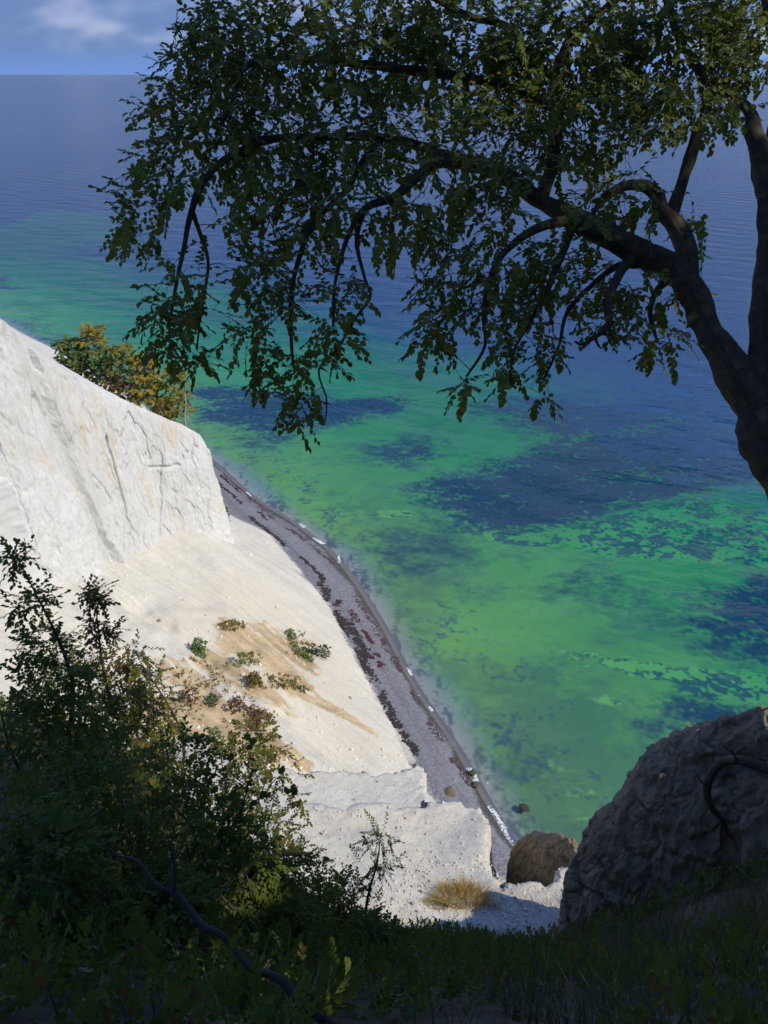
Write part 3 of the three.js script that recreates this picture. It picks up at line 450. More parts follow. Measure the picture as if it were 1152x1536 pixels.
// ------------------------------------------------------------------ plants: stems and twigs as tubes, every leaf a small folded face
class Plant {
  constructor(seed) { this.r = rng(seed); this.tp = []; this.tn = []; this.tu = []; this.ti = []; this.leaves = []; this.nodes = []; }
  tube(pts, r0, r1, sides = 5, wob = 0) {
    const base = this.tp.length / 3, n = pts.length; let side = V(0, 0, 1), run = 0;
    for (let i = 0; i < n; i++) {
      const t = V(0, 0, 0).subVectors(pts[Math.min(n - 1, i + 1)], pts[Math.max(0, i - 1)]).normalize();
      if (Math.abs(t.dot(side)) > 0.9) side = V(1, 0.2, 0);
      const b = V(0, 0, 0).crossVectors(t, side).normalize(); side = V(0, 0, 0).crossVectors(b, t).normalize();
      const rad = Array.isArray(r0) ? r0[i] : lerp(r0, r1, i / (n - 1)); if (i) run += pts[i].distanceTo(pts[i - 1]);
      for (let k = 0; k < sides; k++) {
        const a = k / sides * 6.2831853, c = Math.cos(a), s = Math.sin(a), w = wob ? 1 + wob * n3(pts[i].x * 5 + c, pts[i].y * 5 + s, pts[i].z * 5) + 0.5 * wob * n3(pts[i].x * 14 + c * 2, pts[i].y * 14, s * 2) : 1;
        const x = side.x * c + b.x * s, y = side.y * c + b.y * s, z = side.z * c + b.z * s;
        this.tp.push(pts[i].x + x * rad * w, pts[i].y + y * rad * w, pts[i].z + z * rad * w); this.tn.push(x, y, z); this.tu.push(k / sides * Math.max(0.1, rad) * 6, run);
      }
    }
    for (let i = 0; i < n - 1; i++) for (let k = 0; k < sides; k++) { const a = base + i * sides + k, b = base + i * sides + (k + 1) % sides; this.ti.push(a, b, a + sides, b, b + sides, a + sides); }
    return this;
  }
  limb(pts, radii, sides = 10, wob = 0.22) {                           // a traced limb: smoothed, and remembered for twigs to spring from
    const c = new THREE.CatmullRomCurve3(pts, false, 'centripetal'), n = Math.max(4, Math.ceil(c.getLength() / 0.07)), P = [], R = [];
    for (let i = 0; i <= n; i++) { const t = i / n, f = t * (radii.length - 1), k = Math.min(radii.length - 2, Math.floor(f)); const p = c.getPoint(t), r = lerp(radii[k], radii[k + 1], f - k); P.push(p); R.push(r); this.nodes.push({ p, r }); }
    this.tube(P, R, 0, sides, wob); return P;
  }
  wood(name, m, parent) {
    const g = new THREE.BufferGeometry(); g.setAttribute('position', new THREE.Float32BufferAttribute(this.tp, 3)); g.setAttribute('normal', new THREE.Float32BufferAttribute(this.tn, 3)); g.setAttribute('uv', new THREE.Float32BufferAttribute(this.tu, 2)); g.setIndex(this.ti);
    if (!this.wobbly) g.computeVertexNormals();
    this.tp = []; this.tn = []; this.tu = []; this.ti = []; return mesh(name, g, m, parent);
  }
  twigTo(target, o) {                                                 // a twig from the nearest wood to the target, bending and sagging
    let best = null, bd = 1e9; for (const n of this.nodes) { const d = (n.p.x - target.x) ** 2 + (n.p.y - target.y) ** 2 * (n.p.y > target.y ? o.over ?? 1 : 1) + (n.p.z - target.z) ** 2; if (d < bd) { bd = d; best = n; } }
    const a = best.p, L = a.distanceTo(target), n = clamp(Math.ceil(L / (o.seg ?? 0.12)), 2, 9), r = this.r, P = [a.clone()], sag = (o.sag ?? 0.1) * L;
    const jx = (r() - 0.5) * 0.3 * L, jy = (r() - 0.5) * 0.2 * L, jz = (r() - 0.5) * 0.3 * L, r0 = Math.min(best.r * 0.8, (o.r0 ?? 0.004) + (o.r1 ?? 0.006) * L), r1 = o.tip ?? 0.0022;
    for (let i = 1; i <= n; i++) { const t = i / n, w = Math.sin(t * Math.PI); const p = V(lerp(a.x, target.x, t) + jx * w, lerp(a.y, target.y, t) + jy * w + sag * w, lerp(a.z, target.z, t) + jz * w); P.push(p); this.nodes.push({ p, r: lerp(r0, r1, t) }); }
    this.tube(P, r0, r1, o.sides ?? 4); return P;
  }
  spray(P, o) {                                                       // leaves set alternately along the end of a twig
    const r = this.r, e = P[P.length - 1], q = P[P.length - 2], d = V(0, 0, 0).subVectors(e, q).normalize(); d.x += (r() - 0.5) * 0.7; d.z += (r() - 0.5) * 0.7; d.y += (r() - 0.5) * 0.5 - (o.droop ?? 0.3); d.normalize();
    const len = (o.spray ?? 0.28) * (0.7 + 0.6 * r()), n = Math.round((o.leaves ?? 7) * (0.7 + 0.6 * r())), side = V(0, 0, 0).crossVectors(d, V((r() - 0.5) * 0.8, 1, (r() - 0.5) * 0.8)).normalize(), up = V(0, 0, 0).crossVectors(side, d);
    this.tube([e, e.clone().addScaledVector(d, len)], o.tip ?? 0.0022, (o.tip ?? 0.0022) * 0.6, 3);
    const tone = r();
    for (let i = 0; i < n; i++) {
      const t = (i + 0.6) / n, s = i % 2 ? 1 : -1, p = e.clone().addScaledVector(d, len * t - 0.15 * len), dir = d.clone().multiplyScalar(0.55 + 0.5 * t).addScaledVector(side, s * (0.9 - 0.6 * t)).addScaledVector(up, (r() - 0.5) * 0.5); dir.y -= 0.25 * r(); dir.normalize();
      const nn = up.clone().addScaledVector(side, (r() - 0.5) * 0.9).addScaledVector(d, (r() - 0.5) * 0.9).normalize(), L = (o.size ?? 0.075) * (0.65 + 0.6 * r());
      this.leaves.push({ p, d: dir, n: nn, L, W: L * (o.wide ?? 0.72), c: o.color(tone, r(), p) });
    }
  }
  foliage(name, m, parent, list = this.leaves) {
    const N = list.length, P = new Float32Array(N * 21), C = new Float32Array(N * 21), I = new Uint32Array(N * 18), s = V(0, 0, 0), u = V(0, 0, 0);
    list.forEach((l, k) => {
      s.crossVectors(l.d, l.n).normalize(); u.crossVectors(s, l.d);
      const put = (i, a, b, h) => { for (let c = 0; c < 3; c++) { const q = 'xyz'[c]; P[k * 21 + i * 3 + c] = l.p[q] + l.d[q] * a * l.L + s[q] * b * l.W + u[q] * h * l.L; C[k * 21 + i * 3 + c] = l.c[c]; } };
      put(0, 0, 0, 0); put(1, 0.24, -0.44, 0.07); put(2, 0.66, -0.42, 0.09); put(3, 1, 0, -0.10); put(4, 0.66, 0.42, 0.09); put(5, 0.24, 0.44, 0.07); put(6, 0.48, 0, -0.02);
      I.set([0, 1, 6, 1, 2, 6, 2, 3, 6, 3, 4, 6, 4, 5, 6, 5, 0, 6].map((x) => x + k * 7), k * 18);
    });
    const g = new THREE.BufferGeometry(); g.setAttribute('position', new THREE.BufferAttribute(P, 3)); g.setAttribute('color', new THREE.BufferAttribute(C, 3)); g.setIndex(new THREE.BufferAttribute(I, 1)); g.computeVertexNormals();
    return mesh(name, g, m, parent);
  }
}
const leafMat = new THREE.MeshPhysicalMaterial({ vertexColors: true, roughness: 1, transmission: 0.42, thickness: 0, side: THREE.DoubleSide, specularIntensity: 0.5 });
const barkMap = dataTexture(256, 512, (i, j, o) => { const s = 6.283185 / 256, x = Math.cos(i * s) * 1.5, y = Math.sin(i * s) * 1.5, f = fbm3(x, y, j * 0.03, 4), q = fbm3(x * 4, y * 4, j * 0.11, 3), m = step(0.12, 0.4, f); o[0] = 0.085 + 0.04 * f + 0.03 * q + 0.02 * m; o[1] = 0.075 + 0.035 * f + 0.03 * q + 0.035 * m; o[2] = 0.055 + 0.03 * f + 0.025 * q; }, { srgb: true, repeat: true });
const bark = new THREE.MeshStandardMaterial({ map: barkMap, roughness: 0.95, bumpMap: bumpAt(2, 2), bumpScale: 0.02 });
const paleBark = new THREE.MeshStandardMaterial({ color: new THREE.Color().setRGB(0.36, 0.33, 0.29), roughness: 0.95 });
const twigMat = new THREE.MeshStandardMaterial({ color: new THREE.Color().setRGB(0.06, 0.05, 0.038), roughness: 0.95 });
const mixc = (a, b, t) => [lerp(a[0], b[0], t), lerp(a[1], b[1], t), lerp(a[2], b[2], t)];
const C = { beech: [0.11, 0.155, 0.016], olive: [0.17, 0.16, 0.02], yellow: [0.36, 0.27, 0.025], orange: [0.26, 0.105, 0.02], rust: [0.15, 0.06, 0.02], deep: [0.08, 0.122, 0.016], lime: [0.15, 0.21, 0.03] };
const palette = (a, b, c, share) => (tone, q) => { const m = mixc(a, b, 0.75 * tone + 0.25 * q); return q > 1 - share ? mixc(m, c, 0.8) : m; };

// ------------------------------------------------------------------ the overhanging tree
{
  const T = new Plant(5), A = (px, py, d) => atDepth(px, py, d), R = (r, d = 6.8) => r * d / FOCAL;
  const o = thing('overhanging_tree', 'big leaning tree whose leafy branches hang out over the sea', 'tree', null, V(0, 0, 0));
  const L = (list) => { const p = list.map(([x, y, d]) => A(x, y, d)), r = list.map(([, , d, w]) => R(w, d)); return T.limb(p, r); };
  const foot = V(6.4, slopeY(6.4, -5.2) - 0.5, -5.2);
  T.limb([foot, V(5.2, foot.y + 2.6, -5.4), A(1250, 880, 6.4), A(1162, 690, 6.5), A(1112, 580, 6.6), A(1066, 495, 6.7), A(1034, 432, 6.8), A(1012, 405, 6.8), A(996, 393, 6.8)], [0.28, 0.22, 0.19, 0.17, 0.15, 0.132, 0.122, 0.108, 0.095], 16, 0.3);
  L([[1004, 398, 6.8, 21], [960, 380, 6.8, 21], [905, 352, 6.7, 18], [860, 328, 6.7, 18], [812, 302, 6.8, 14], [765, 268, 6.8, 13], [715, 247, 6.8, 11.5], [660, 241, 6.7, 10], [622, 268, 6.6, 8], [592, 295, 6.5, 7], [548, 312, 6.4, 5], [520, 360, 6.3, 3.5], [502, 430, 6.3, 2.6], [500, 490, 6.3, 2]]);
  L([[1030, 430, 6.8, 20], [1028, 375, 6.85, 16], [1012, 335, 6.9, 14], [992, 316, 6.9, 11], [986, 292, 6.85, 9.5], [962, 278, 6.8, 8], [925, 283, 6.75, 7], [900, 305, 6.7, 5], [886, 325, 6.7, 3.5]]);
  L([[1005, 325, 6.9, 11], [1018, 290, 6.95, 8], [1034, 240, 7.0, 9], [1046, 200, 7.0, 9], [1060, 165, 7.0, 8], [1050, 110, 7.1, 7], [1020, 60, 7.2, 6], [1000, 0, 7.3, 5], [980, -60, 7.3, 4]]);
  L([[955, 382, 6.8, 9], [932, 405, 6.65, 8], [916, 440, 6.55, 6.5], [910, 462, 6.5, 6], [913, 488, 6.5, 6], [893, 505, 6.5, 4], [872, 517, 6.5, 3], [862, 512, 6.5, 2]]);
  L([[893, 506, 6.5, 3], [897, 517, 6.5, 2], [902, 523, 6.5, 1.2]]);
  L([[1165, 640, 6.5, 26], [1152, 540, 6.55, 25], [1150, 450, 6.6, 22], [1156, 380, 6.65, 21], [1155, 310, 6.7, 20], [1146, 250, 6.75, 18], [1132, 205, 6.8, 13], [1126, 170, 6.85, 8], [1100, 145, 6.9, 6], [1060, 130, 6.9, 4]]);
  L([[1148, 262, 6.75, 15], [1165, 200, 6.9, 13], [1172, 130, 7, 11], [1160, 50, 7.1, 9], [1140, -40, 7.2, 8], [1090, -120, 7.2, 6]]);
  L([[812, 302, 6.8, 10], [828, 250, 6.9, 10], [832, 180, 7.0, 10], [838, 110, 7.1, 9], [862, 50, 7.2, 8], [905, 15, 7.3, 6], [950, -20, 7.3, 5]]);
  L([[836, 125, 7.1, 7], [800, 90, 7.1, 6], [760, 40, 7.2, 5], [705, 25, 7.2, 5], [655, 0, 7.2, 4], [600, -20, 7.2, 3]]);
  L([[690, 243, 6.8, 8], [640, 222, 6.9, 7], [575, 207, 6.9, 6.5], [500, 206, 6.9, 6], [420, 207, 6.8, 5], [350, 213, 6.7, 4], [300, 215, 6.7, 2.5]]);
  L([[830, 160, 7.0, 8], [760, 130, 7.1, 8], [690, 115, 7.1, 7.5], [600, 103, 7.1, 7], [540, 96, 7.0, 6], [480, 90, 7.0, 5], [410, 88, 6.9, 4], [365, 105, 6.8, 3.5], [345, 160, 6.7, 3], [325, 200, 6.6, 2.5]]);
  L([[420, 207, 6.8, 5], [370, 222, 6.6, 5], [330, 245, 6.5, 5], [303, 275, 6.5, 5], [289, 310, 6.5, 4.5], [276, 370, 6.45, 3.5], [262, 440, 6.4, 2.5], [255, 510, 6.4, 1.8], [275, 545, 6.4, 1.4]]);
  L([[288, 315, 6.5, 4], [302, 355, 6.5, 3], [312, 390, 6.45, 2.5], [309, 425, 6.4, 2.2], [300, 480, 6.4, 1.7], [295, 525, 6.4, 1.3]]);
  L([[575, 207, 6.9, 5], [545, 240, 6.7, 5], [520, 285, 6.5, 4.5], [470, 335, 6.4, 4], [445, 400, 6.3, 3.5], [436, 450, 6.3, 3], [438, 530, 6.3, 2.5], [442, 560, 6.3, 2]]);
  L([[548, 312, 6.4, 4], [535, 360, 6.35, 3.5], [548, 420, 6.3, 2.6], [556, 445, 6.3, 2], [535, 475, 6.3, 2], [505, 525, 6.3, 2], [478, 555, 6.3, 1.6], [490, 600, 6.3, 1.2], [488, 632, 6.3, 0.9]]);
  L([[860, 328, 6.7, 8], [800, 345, 6.5, 6], [755, 380, 6.4, 5], [735, 420, 6.3, 4], [725, 470, 6.25, 3], [727, 520, 6.2, 2.5], [700, 565, 6.2, 1.8]]);
  L([[860, 340, 6.7, 6], [835, 400, 6.5, 5], [815, 450, 6.4, 4], [790, 490, 6.4, 3], [770, 530, 6.4, 2.2], [765, 575, 6.4, 1.6]]);
  L([[960, 395, 6.8, 7], [925, 400, 6.9, 5], [885, 430, 6.9, 4], [850, 470, 6.8, 3], [838, 520, 6.7, 2.4], [815, 570, 6.7, 1.8]]);
  L([[1010, 415, 6.8, 7], [985, 435, 6.9, 5], [975, 470, 7.0, 4], [985, 510, 7.0, 2.5]]);
  T.wobbly = false;
  T.wood('trunk', bark, o);
  const col = palette(C.deep, C.beech, C.olive, 0.16);
  const opt = { seg: 0.13, sag: 0.10, r0: 0.003, r1: 0.005, tip: 0.0017, spray: 0.24, leaves: 9, size: 0.058, wide: 0.74, droop: 0.35 };
  // leafy masses: place in the picture, half width, half height, how many sprays, depth
  const M = [[330, 85, 75, 85, 150, 6.8], [300, 225, 95, 60, 110, 6.7], [225, 285, 48, 45, 46, 6.6], [205, 350, 36, 28, 26, 6.6], [250, 165, 42, 55, 52, 6.7], [275, 430, 42, 50, 46, 6.4], [250, 495, 42, 40, 44, 6.4], [290, 543, 26, 12, 14, 6.4], [420, 60, 115, 75, 190, 7], [560, 60, 115, 80, 170, 7.1], [700, 70, 125, 90, 230, 7.2], [850, 70, 125, 90, 250, 7.2], [1000, 60, 120, 95, 260, 7.2], [1110, 55, 70, 75, 150, 7.2],
    [400, 195, 95, 80, 140, 6.8], [520, 200, 95, 80, 135, 6.8], [420, 315, 95, 75, 140, 6.5], [520, 300, 75, 60, 75, 6.5], [640, 190, 90, 70, 125, 6.9], [765, 190, 90, 75, 150, 7], [880, 190, 85, 65, 140, 7], [985, 165, 70, 45, 80, 7], [1085, 165, 45, 30, 36, 6.9], [400, 425, 60, 55, 70, 6.35], [370, 500, 36, 26, 20, 6.3], [420, 560, 46, 40, 46, 6.3], [452, 610, 26, 22, 20, 6.3], [505, 500, 32, 42, 26, 6.3], [515, 425, 36, 40, 24, 6.3], [600, 330, 50, 40, 36, 6.5], [592, 366, 32, 14, 12, 6.5],
    [700, 325, 80, 60, 95, 6.6], [680, 415, 52, 48, 60, 6.4], [662, 495, 42, 34, 34, 6.3], [690, 580, 17, 17, 9, 6.2], [745, 445, 60, 52, 62, 6.4], [760, 540, 20, 48, 26, 6.4], [815, 520, 26, 42, 26, 6.7], [815, 596, 13, 9, 5, 6.7], [800, 415, 62, 52, 66, 6.6], [860, 400, 62, 60, 66, 6.8], [905, 465, 48, 40, 40, 6.9], [962, 430, 62, 42, 50, 7], [992, 495, 40, 34, 30, 7], [980, 535, 16, 9, 5, 7], [940, 300, 65, 45, 55, 6.9], [1040, 350, 18, 26, 9, 7], [1045, 455, 12, 22, 5, 7], [880, 310, 50, 40, 40, 6.9], [740, 260, 70, 30, 36, 6.6], [700, -60, 420, 60, 260, 7.3]];
  const targets = [], r = rng(77);
  for (const [cx, cy, rx, ry, n, d] of M) for (let i = 0; i < n * (cy < 150 ? 1.35 : cy < 260 ? 1.05 : 0.95); i++) { const a = r() * 6.2831853, q = Math.sqrt(r()); targets.push([A(cx + Math.cos(a) * q * rx, cy + Math.sin(a) * q * ry, d + (r() + r() - 1) * 0.75), cy, cx]); }
  for (const t of targets) { let bd = 1e9; for (let i = 0; i < T.nodes.length; i += 4) { const n = T.nodes[i]; bd = Math.min(bd, n.p.distanceToSquared(t[0])); } t.push(bd); }
  targets.sort((a, b) => a[3] - b[3]);
  for (const [p, cy, cx] of targets) T.spray(T.twigTo(p, { ...opt, over: 0.7 }), { ...opt, color: col });
  // a bare twig at the outer edge
  T.tube([A(250, 107, 6.7), A(240, 95, 6.7), A(228, 88, 6.7), A(214, 84, 6.7)], 0.005, 0.002); T.tube([A(222, 86, 6.7), A(219, 80, 6.7)], 0.003, 0.0015);
  T.wood('branches', twigMat, o).userData.kind = 'stuff';
  const eye = V(0, EYE, 0), inView = (l) => { const q = l.p.clone().sub(eye), d = -q.z * CP - q.y * SP; return d > 0 && Math.abs(q.x / d) < 0.48 && (q.y * CP - q.z * SP) / d < 0.64; };
  T.leaves.forEach((l) => { l.k = inView(l) ? l.L / l.p.distanceTo(eye) : 0; });
  T.leaves.sort((a, b) => b.k - a.k);
  const crown = T.foliage('crown', leafMat, o, T.leaves.slice(300)); crown.userData.kind = 'stuff';
  const shades = [0, 1, 2, 3].map((k) => { const q = new Plant(1); q.leaves.push({ p: V(0, 0, 0), d: V(0, 1, 0), n: V(0, 0, 1), L: 1, W: 0.78, c: mixc(C.deep, k > 2 ? C.olive : C.beech, k / 3) }); const m = q.foliage('leaf', leafMat, o); o.remove(m); return m.geometry; });
  T.leaves.slice(0, 300).forEach((l, i) => { const f = mesh('leaf', shades[i % 4], leafMat, crown), s = V(0, 0, 0).crossVectors(l.d, l.n).normalize(), u = V(0, 0, 0).crossVectors(s, l.d); f.matrix.makeBasis(s.multiplyScalar(l.L), l.d.clone().multiplyScalar(l.L), u.multiplyScalar(l.L)).setPosition(l.p); f.matrix.decompose(f.position, f.quaternion, f.scale); });
}
console.log('tree done');

// ------------------------------------------------------------------ shrubs and saplings on the slope
function shrub(spec) {
  const { name, label, category = 'shrub', group, base, height, rad, n, color, seed, size = 0.07, leaves = 8, spray = 0.26, lean = V(0, 0, 0), from = 0.25, layers = 0, wood = twigMat, stems = 4, spire = false, wide = 0.6, over, droop = 0.15, seg, bare = 0 } = spec;
  const S = new Plant(seed), r = S.r, o = thing(name, label, category, group, base), top = V(lean.x, height, lean.z), tops = [];
  for (let k = 0; k < stems; k++) {
    const a = k * 2.4 + r(), f = stems > 1 ? rad * 0.55 : 0, h = height * (stems > 1 ? 0.65 + 0.3 * r() : 0.98), e = V(top.x * h / height + Math.cos(a) * f, h, top.z * h / height + Math.sin(a) * f);
    const w = () => (r() - 0.5) * 0.14 * height, r0 = 0.007 * height + 0.012;
    S.limb([V(Math.cos(a) * 0.08 * stems, -0.25, Math.sin(a) * 0.08 * stems), V(e.x * 0.3 + w(), h * 0.33, e.z * 0.3 + w()), V(e.x * 0.65 + w(), h * 0.66, e.z * 0.65 + w()), e], [r0, r0 * 0.75, r0 * 0.5, 0.004], 6, 0.1);
  }
  const trunk = S.wood(stems > 1 ? 'stems' : 'trunk', wood, o), targets = [];
  for (let i = 0; i < n; i++) {
    let y = from + (1 - from) * Math.pow(r(), spire ? 1.25 : 0.9); if (layers) y = (Math.floor(y * layers) + 0.25 * r() + 0.5) / layers;
    const t = (y - from) / (1 - from), prof = spire ? Math.pow(clamp(1.04 - t, 0, 1), 0.8) * (0.5 + 0.5 * Math.min(1, t * 5)) : Math.sqrt(clamp(1 - Math.pow((t - 0.42) / 0.62, 2), 0.02, 1)), a = r() * 6.2831853, q = Math.pow(r(), 0.42) * (0.78 + 0.42 * n2(a * 1.4 + seed, y * 4));
    targets.push(V(top.x * y + Math.cos(a) * q * rad * prof, y * height, top.z * y + Math.sin(a) * q * rad * prof));
  }
  targets.sort((a, b) => Math.hypot(a.x - top.x * a.y / height, a.z - top.z * a.y / height) - Math.hypot(b.x - top.x * b.y / height, b.z - top.z * b.y / height));
  const opt = { sag: 0.06, r0: 0.002 + 0.0006 * height, r1: 0.006, tip: size * 0.03, spray, leaves, size, wide, droop, color, over, seg: seg ?? Math.max(0.12, rad * 0.12) };
  for (const t of targets) { const P = S.twigTo(t, opt); if (r() >= bare) S.spray(P, opt); }
  S.wood('branches', wood, o).userData.kind = 'stuff';
  S.foliage(stems > 1 ? 'foliage' : 'crown', leafMat, o).userData.kind = 'stuff';
  return o;
}
const deepG = palette(C.deep, C.beech, C.olive, 0.08), warmG = palette(C.beech, C.olive, C.yellow, 0.12), autumn = palette(C.olive, C.rust, C.orange, 0.25), limeG = palette(C.lime, C.olive, C.yellow, 0.25);  // leaf palettes in plain foliage colours, deep green to rust and lime
// where each stands: place of its top in the picture, metres ahead, half width in metres
const slopeShrubs = [
  ['beech_sapling', 'dark layered beech sapling standing tallest beside the chalk cliff', 18, 812, 8, 0.85, 170, { color: deepG, layers: 9, stems: 1, spire: true, from: 0.3 }],
  ['beech_sapling', 'spire shaped beech sapling with rusty brown leaves', 138, 874, 10, 0.85, 190, { color: palette(C.beech, C.rust, C.orange, 0.2), layers: 10, stems: 1, spire: true, from: 0.3 }],
  ['shrub', 'sunlit yellow green shrub behind the rusty spire shaped sapling', 75, 945, 12, 1.1, 170, { color: limeG, from: 0.3 }],
  ['shrub', 'small lime and orange leaved shrub at the edge of the clay slope', 205, 985, 13.5, 0.62, 120, { color: palette(C.lime, C.yellow, C.orange, 0.15), from: 0.35 }],
  ['shrub', 'olive green shrub massed below the rusty spire shaped sapling', 170, 1035, 9.5, 1.15, 240, { color: warmG, from: 0.2 }],
  ['shrub', 'dark olive shrub with wiry branches below the tallest sapling', 60, 1010, 7.5, 1.0, 230, { color: deepG, from: 0.2 }],
  ['thin_sapling', 'thin bare stemmed sapling leaning across the ochre clay slope', 252, 972, 11, 0.55, 46, { color: palette(C.beech, C.olive, C.orange, 0.1), stems: 1, from: 0.45, lean: V(-0.6, 0, 0) }],
  ['shrub', 'dense dark green shrub in front of the thin leaning sapling', 270, 1120, 8, 1.0, 240, { color: deepG, from: 0.15 }],
  ['shrub', 'leafy shrub with sprays reaching out over the upper chalk shelf', 372, 1098, 9, 0.75, 150, { color: palette(C.deep, C.olive, C.orange, 0.1), from: 0.3 }],
  ['shrub', 'deep green shrub around the fallen dark branch', 120, 1150, 6, 1.0, 260, { color: deepG, from: 0.1 }],
  ['shrub', 'bright green shrub beside the compound leaved sapling', 440, 1285, 9, 0.75, 170, { color: palette(C.beech, C.lime, C.yellow, 0.05), from: 0.15 }],
  ['shrub', 'low green and amber shrub at the foot of the compound leaved sapling', 515, 1330, 9.6, 0.62, 130, { color: palette(C.beech, C.olive, C.orange, 0.18), from: 0.1 }],
  ['shrub', 'shadowed shrub with small glossy leaves above the fallen branch', 330, 1215, 7, 0.8, 210, { color: deepG, from: 0.1 }],
  ['shrub', 'black green shrub below the fallen branch', 230, 1345, 5.2, 0.75, 220, { color: deepG, from: 0.1 }],
  ['shrub', 'very dark shrub filling the lower corner of the slope', 40, 1260, 4.6, 0.8, 230, { color: deepG, from: 0.1 }],
  ['shrub', 'dark spreading shrub under the bright green shrub', 420, 1400, 6.6, 0.7, 170, { color: deepG, from: 0.05 }],
  ['shrub', 'low black green shrub where the slope meets the trodden chalk', 560, 1420, 8.2, 0.6, 130, { color: deepG, from: 0.05 }],
];
slopeShrubs.forEach(([name, label, px, py, z, rad, n, o], i) => {
  const p = atZ(px, py, z), y = slopeY(p.x, p.z);
  shrub({ name, label, category: /sapling/.test(name) ? 'sapling' : 'shrub', group: /sapling/.test(name) ? 'saplings on the slope' : 'shrubs on the shaded slope', base: V(p.x, y, p.z), height: Math.max(0.9, p.y - y), rad: rad * 1.12, n: Math.round(n * 2), seed: 100 + i * 13, ...o });
});
console.log('slope shrubs done');
function blades(P, m, name, parent) {                                // [root, lean, height, width, colour]
  const pos = [], col = [], idx = [];
  for (const [p, l, h, w, c] of P) { const s = V(-l.z, 0, l.x).normalize(); if (!s.lengthSq()) s.set(1, 0, 0); const b = pos.length / 3; for (let k = 0; k < 4; k++) { const t = k / 3, x = p.x + l.x * t * t, y = p.y + h * (t - 0.25 * t * t * l.length() / h), z = p.z + l.z * t * t, q = w * (1 - t) * 0.5; if (k < 3) { pos.push(x - s.x * q, y, z - s.z * q, x + s.x * q, y, z + s.z * q); col.push(...c, ...c); } else { pos.push(x, y, z); col.push(...c); } } idx.push(b, b + 1, b + 3, b, b + 3, b + 2, b + 2, b + 3, b + 5, b + 2, b + 5, b + 4, b + 4, b + 5, b + 6); }
  const g = new THREE.BufferGeometry(); g.setAttribute('position', new THREE.Float32BufferAttribute(pos, 3)); g.setAttribute('color', new THREE.Float32BufferAttribute(col, 3)); g.setIndex(idx); g.computeVertexNormals(); return mesh(name, g, m, parent);
}
const grassMat = new THREE.MeshPhysicalMaterial({ vertexColors: true, roughness: 0.9, transmission: 0.3, thickness: 0, side: THREE.DoubleSide });
// ------------------------------------------------------------------ wood on the cliff top, beside and behind the viewpoint, which shades the foreground
{
  const spots = [[14, -9.6, 0, 1], [13.5, 1.4, 1, 1.05], [9.8, -1.8, 2.2, 0.95], [8.6, 1.8, 2, 1], [14, 2.5, 5, 1.1], [6.5, 4, 4.9, 1.1], [11.6, 4.6, 3.9, 1.02], [18.2, 2.4, 5.6, 1.1]];
  let proto = null;
  for (const [x, z, a, s] of spots) {
    const y = z > 7 ? 88 + 0.3 * z : slopeY(x, z);
    if (!proto) proto = shrub({ name: 'beech_tree', label: 'tall beech tree of the cliff top wood', category: 'tree', group: 'trees of the cliff top wood', base: V(x, y, z), height: 16, rad: 4.3, n: 420, seed: 900, color: deepG, size: 0.55, leaves: 9, spray: 0.9, stems: 1, from: 0.22, wood: bark, wide: 0.75, seg: 0.9 });
    const o = s === 1 && a === 0 ? proto : proto.clone(); if (o !== proto) { o.name = numbered('beech_tree'); scene.add(o); }
    o.position.set(x, y - 0.2, z); o.rotation.y = a; o.scale.setScalar(s);
  }
}
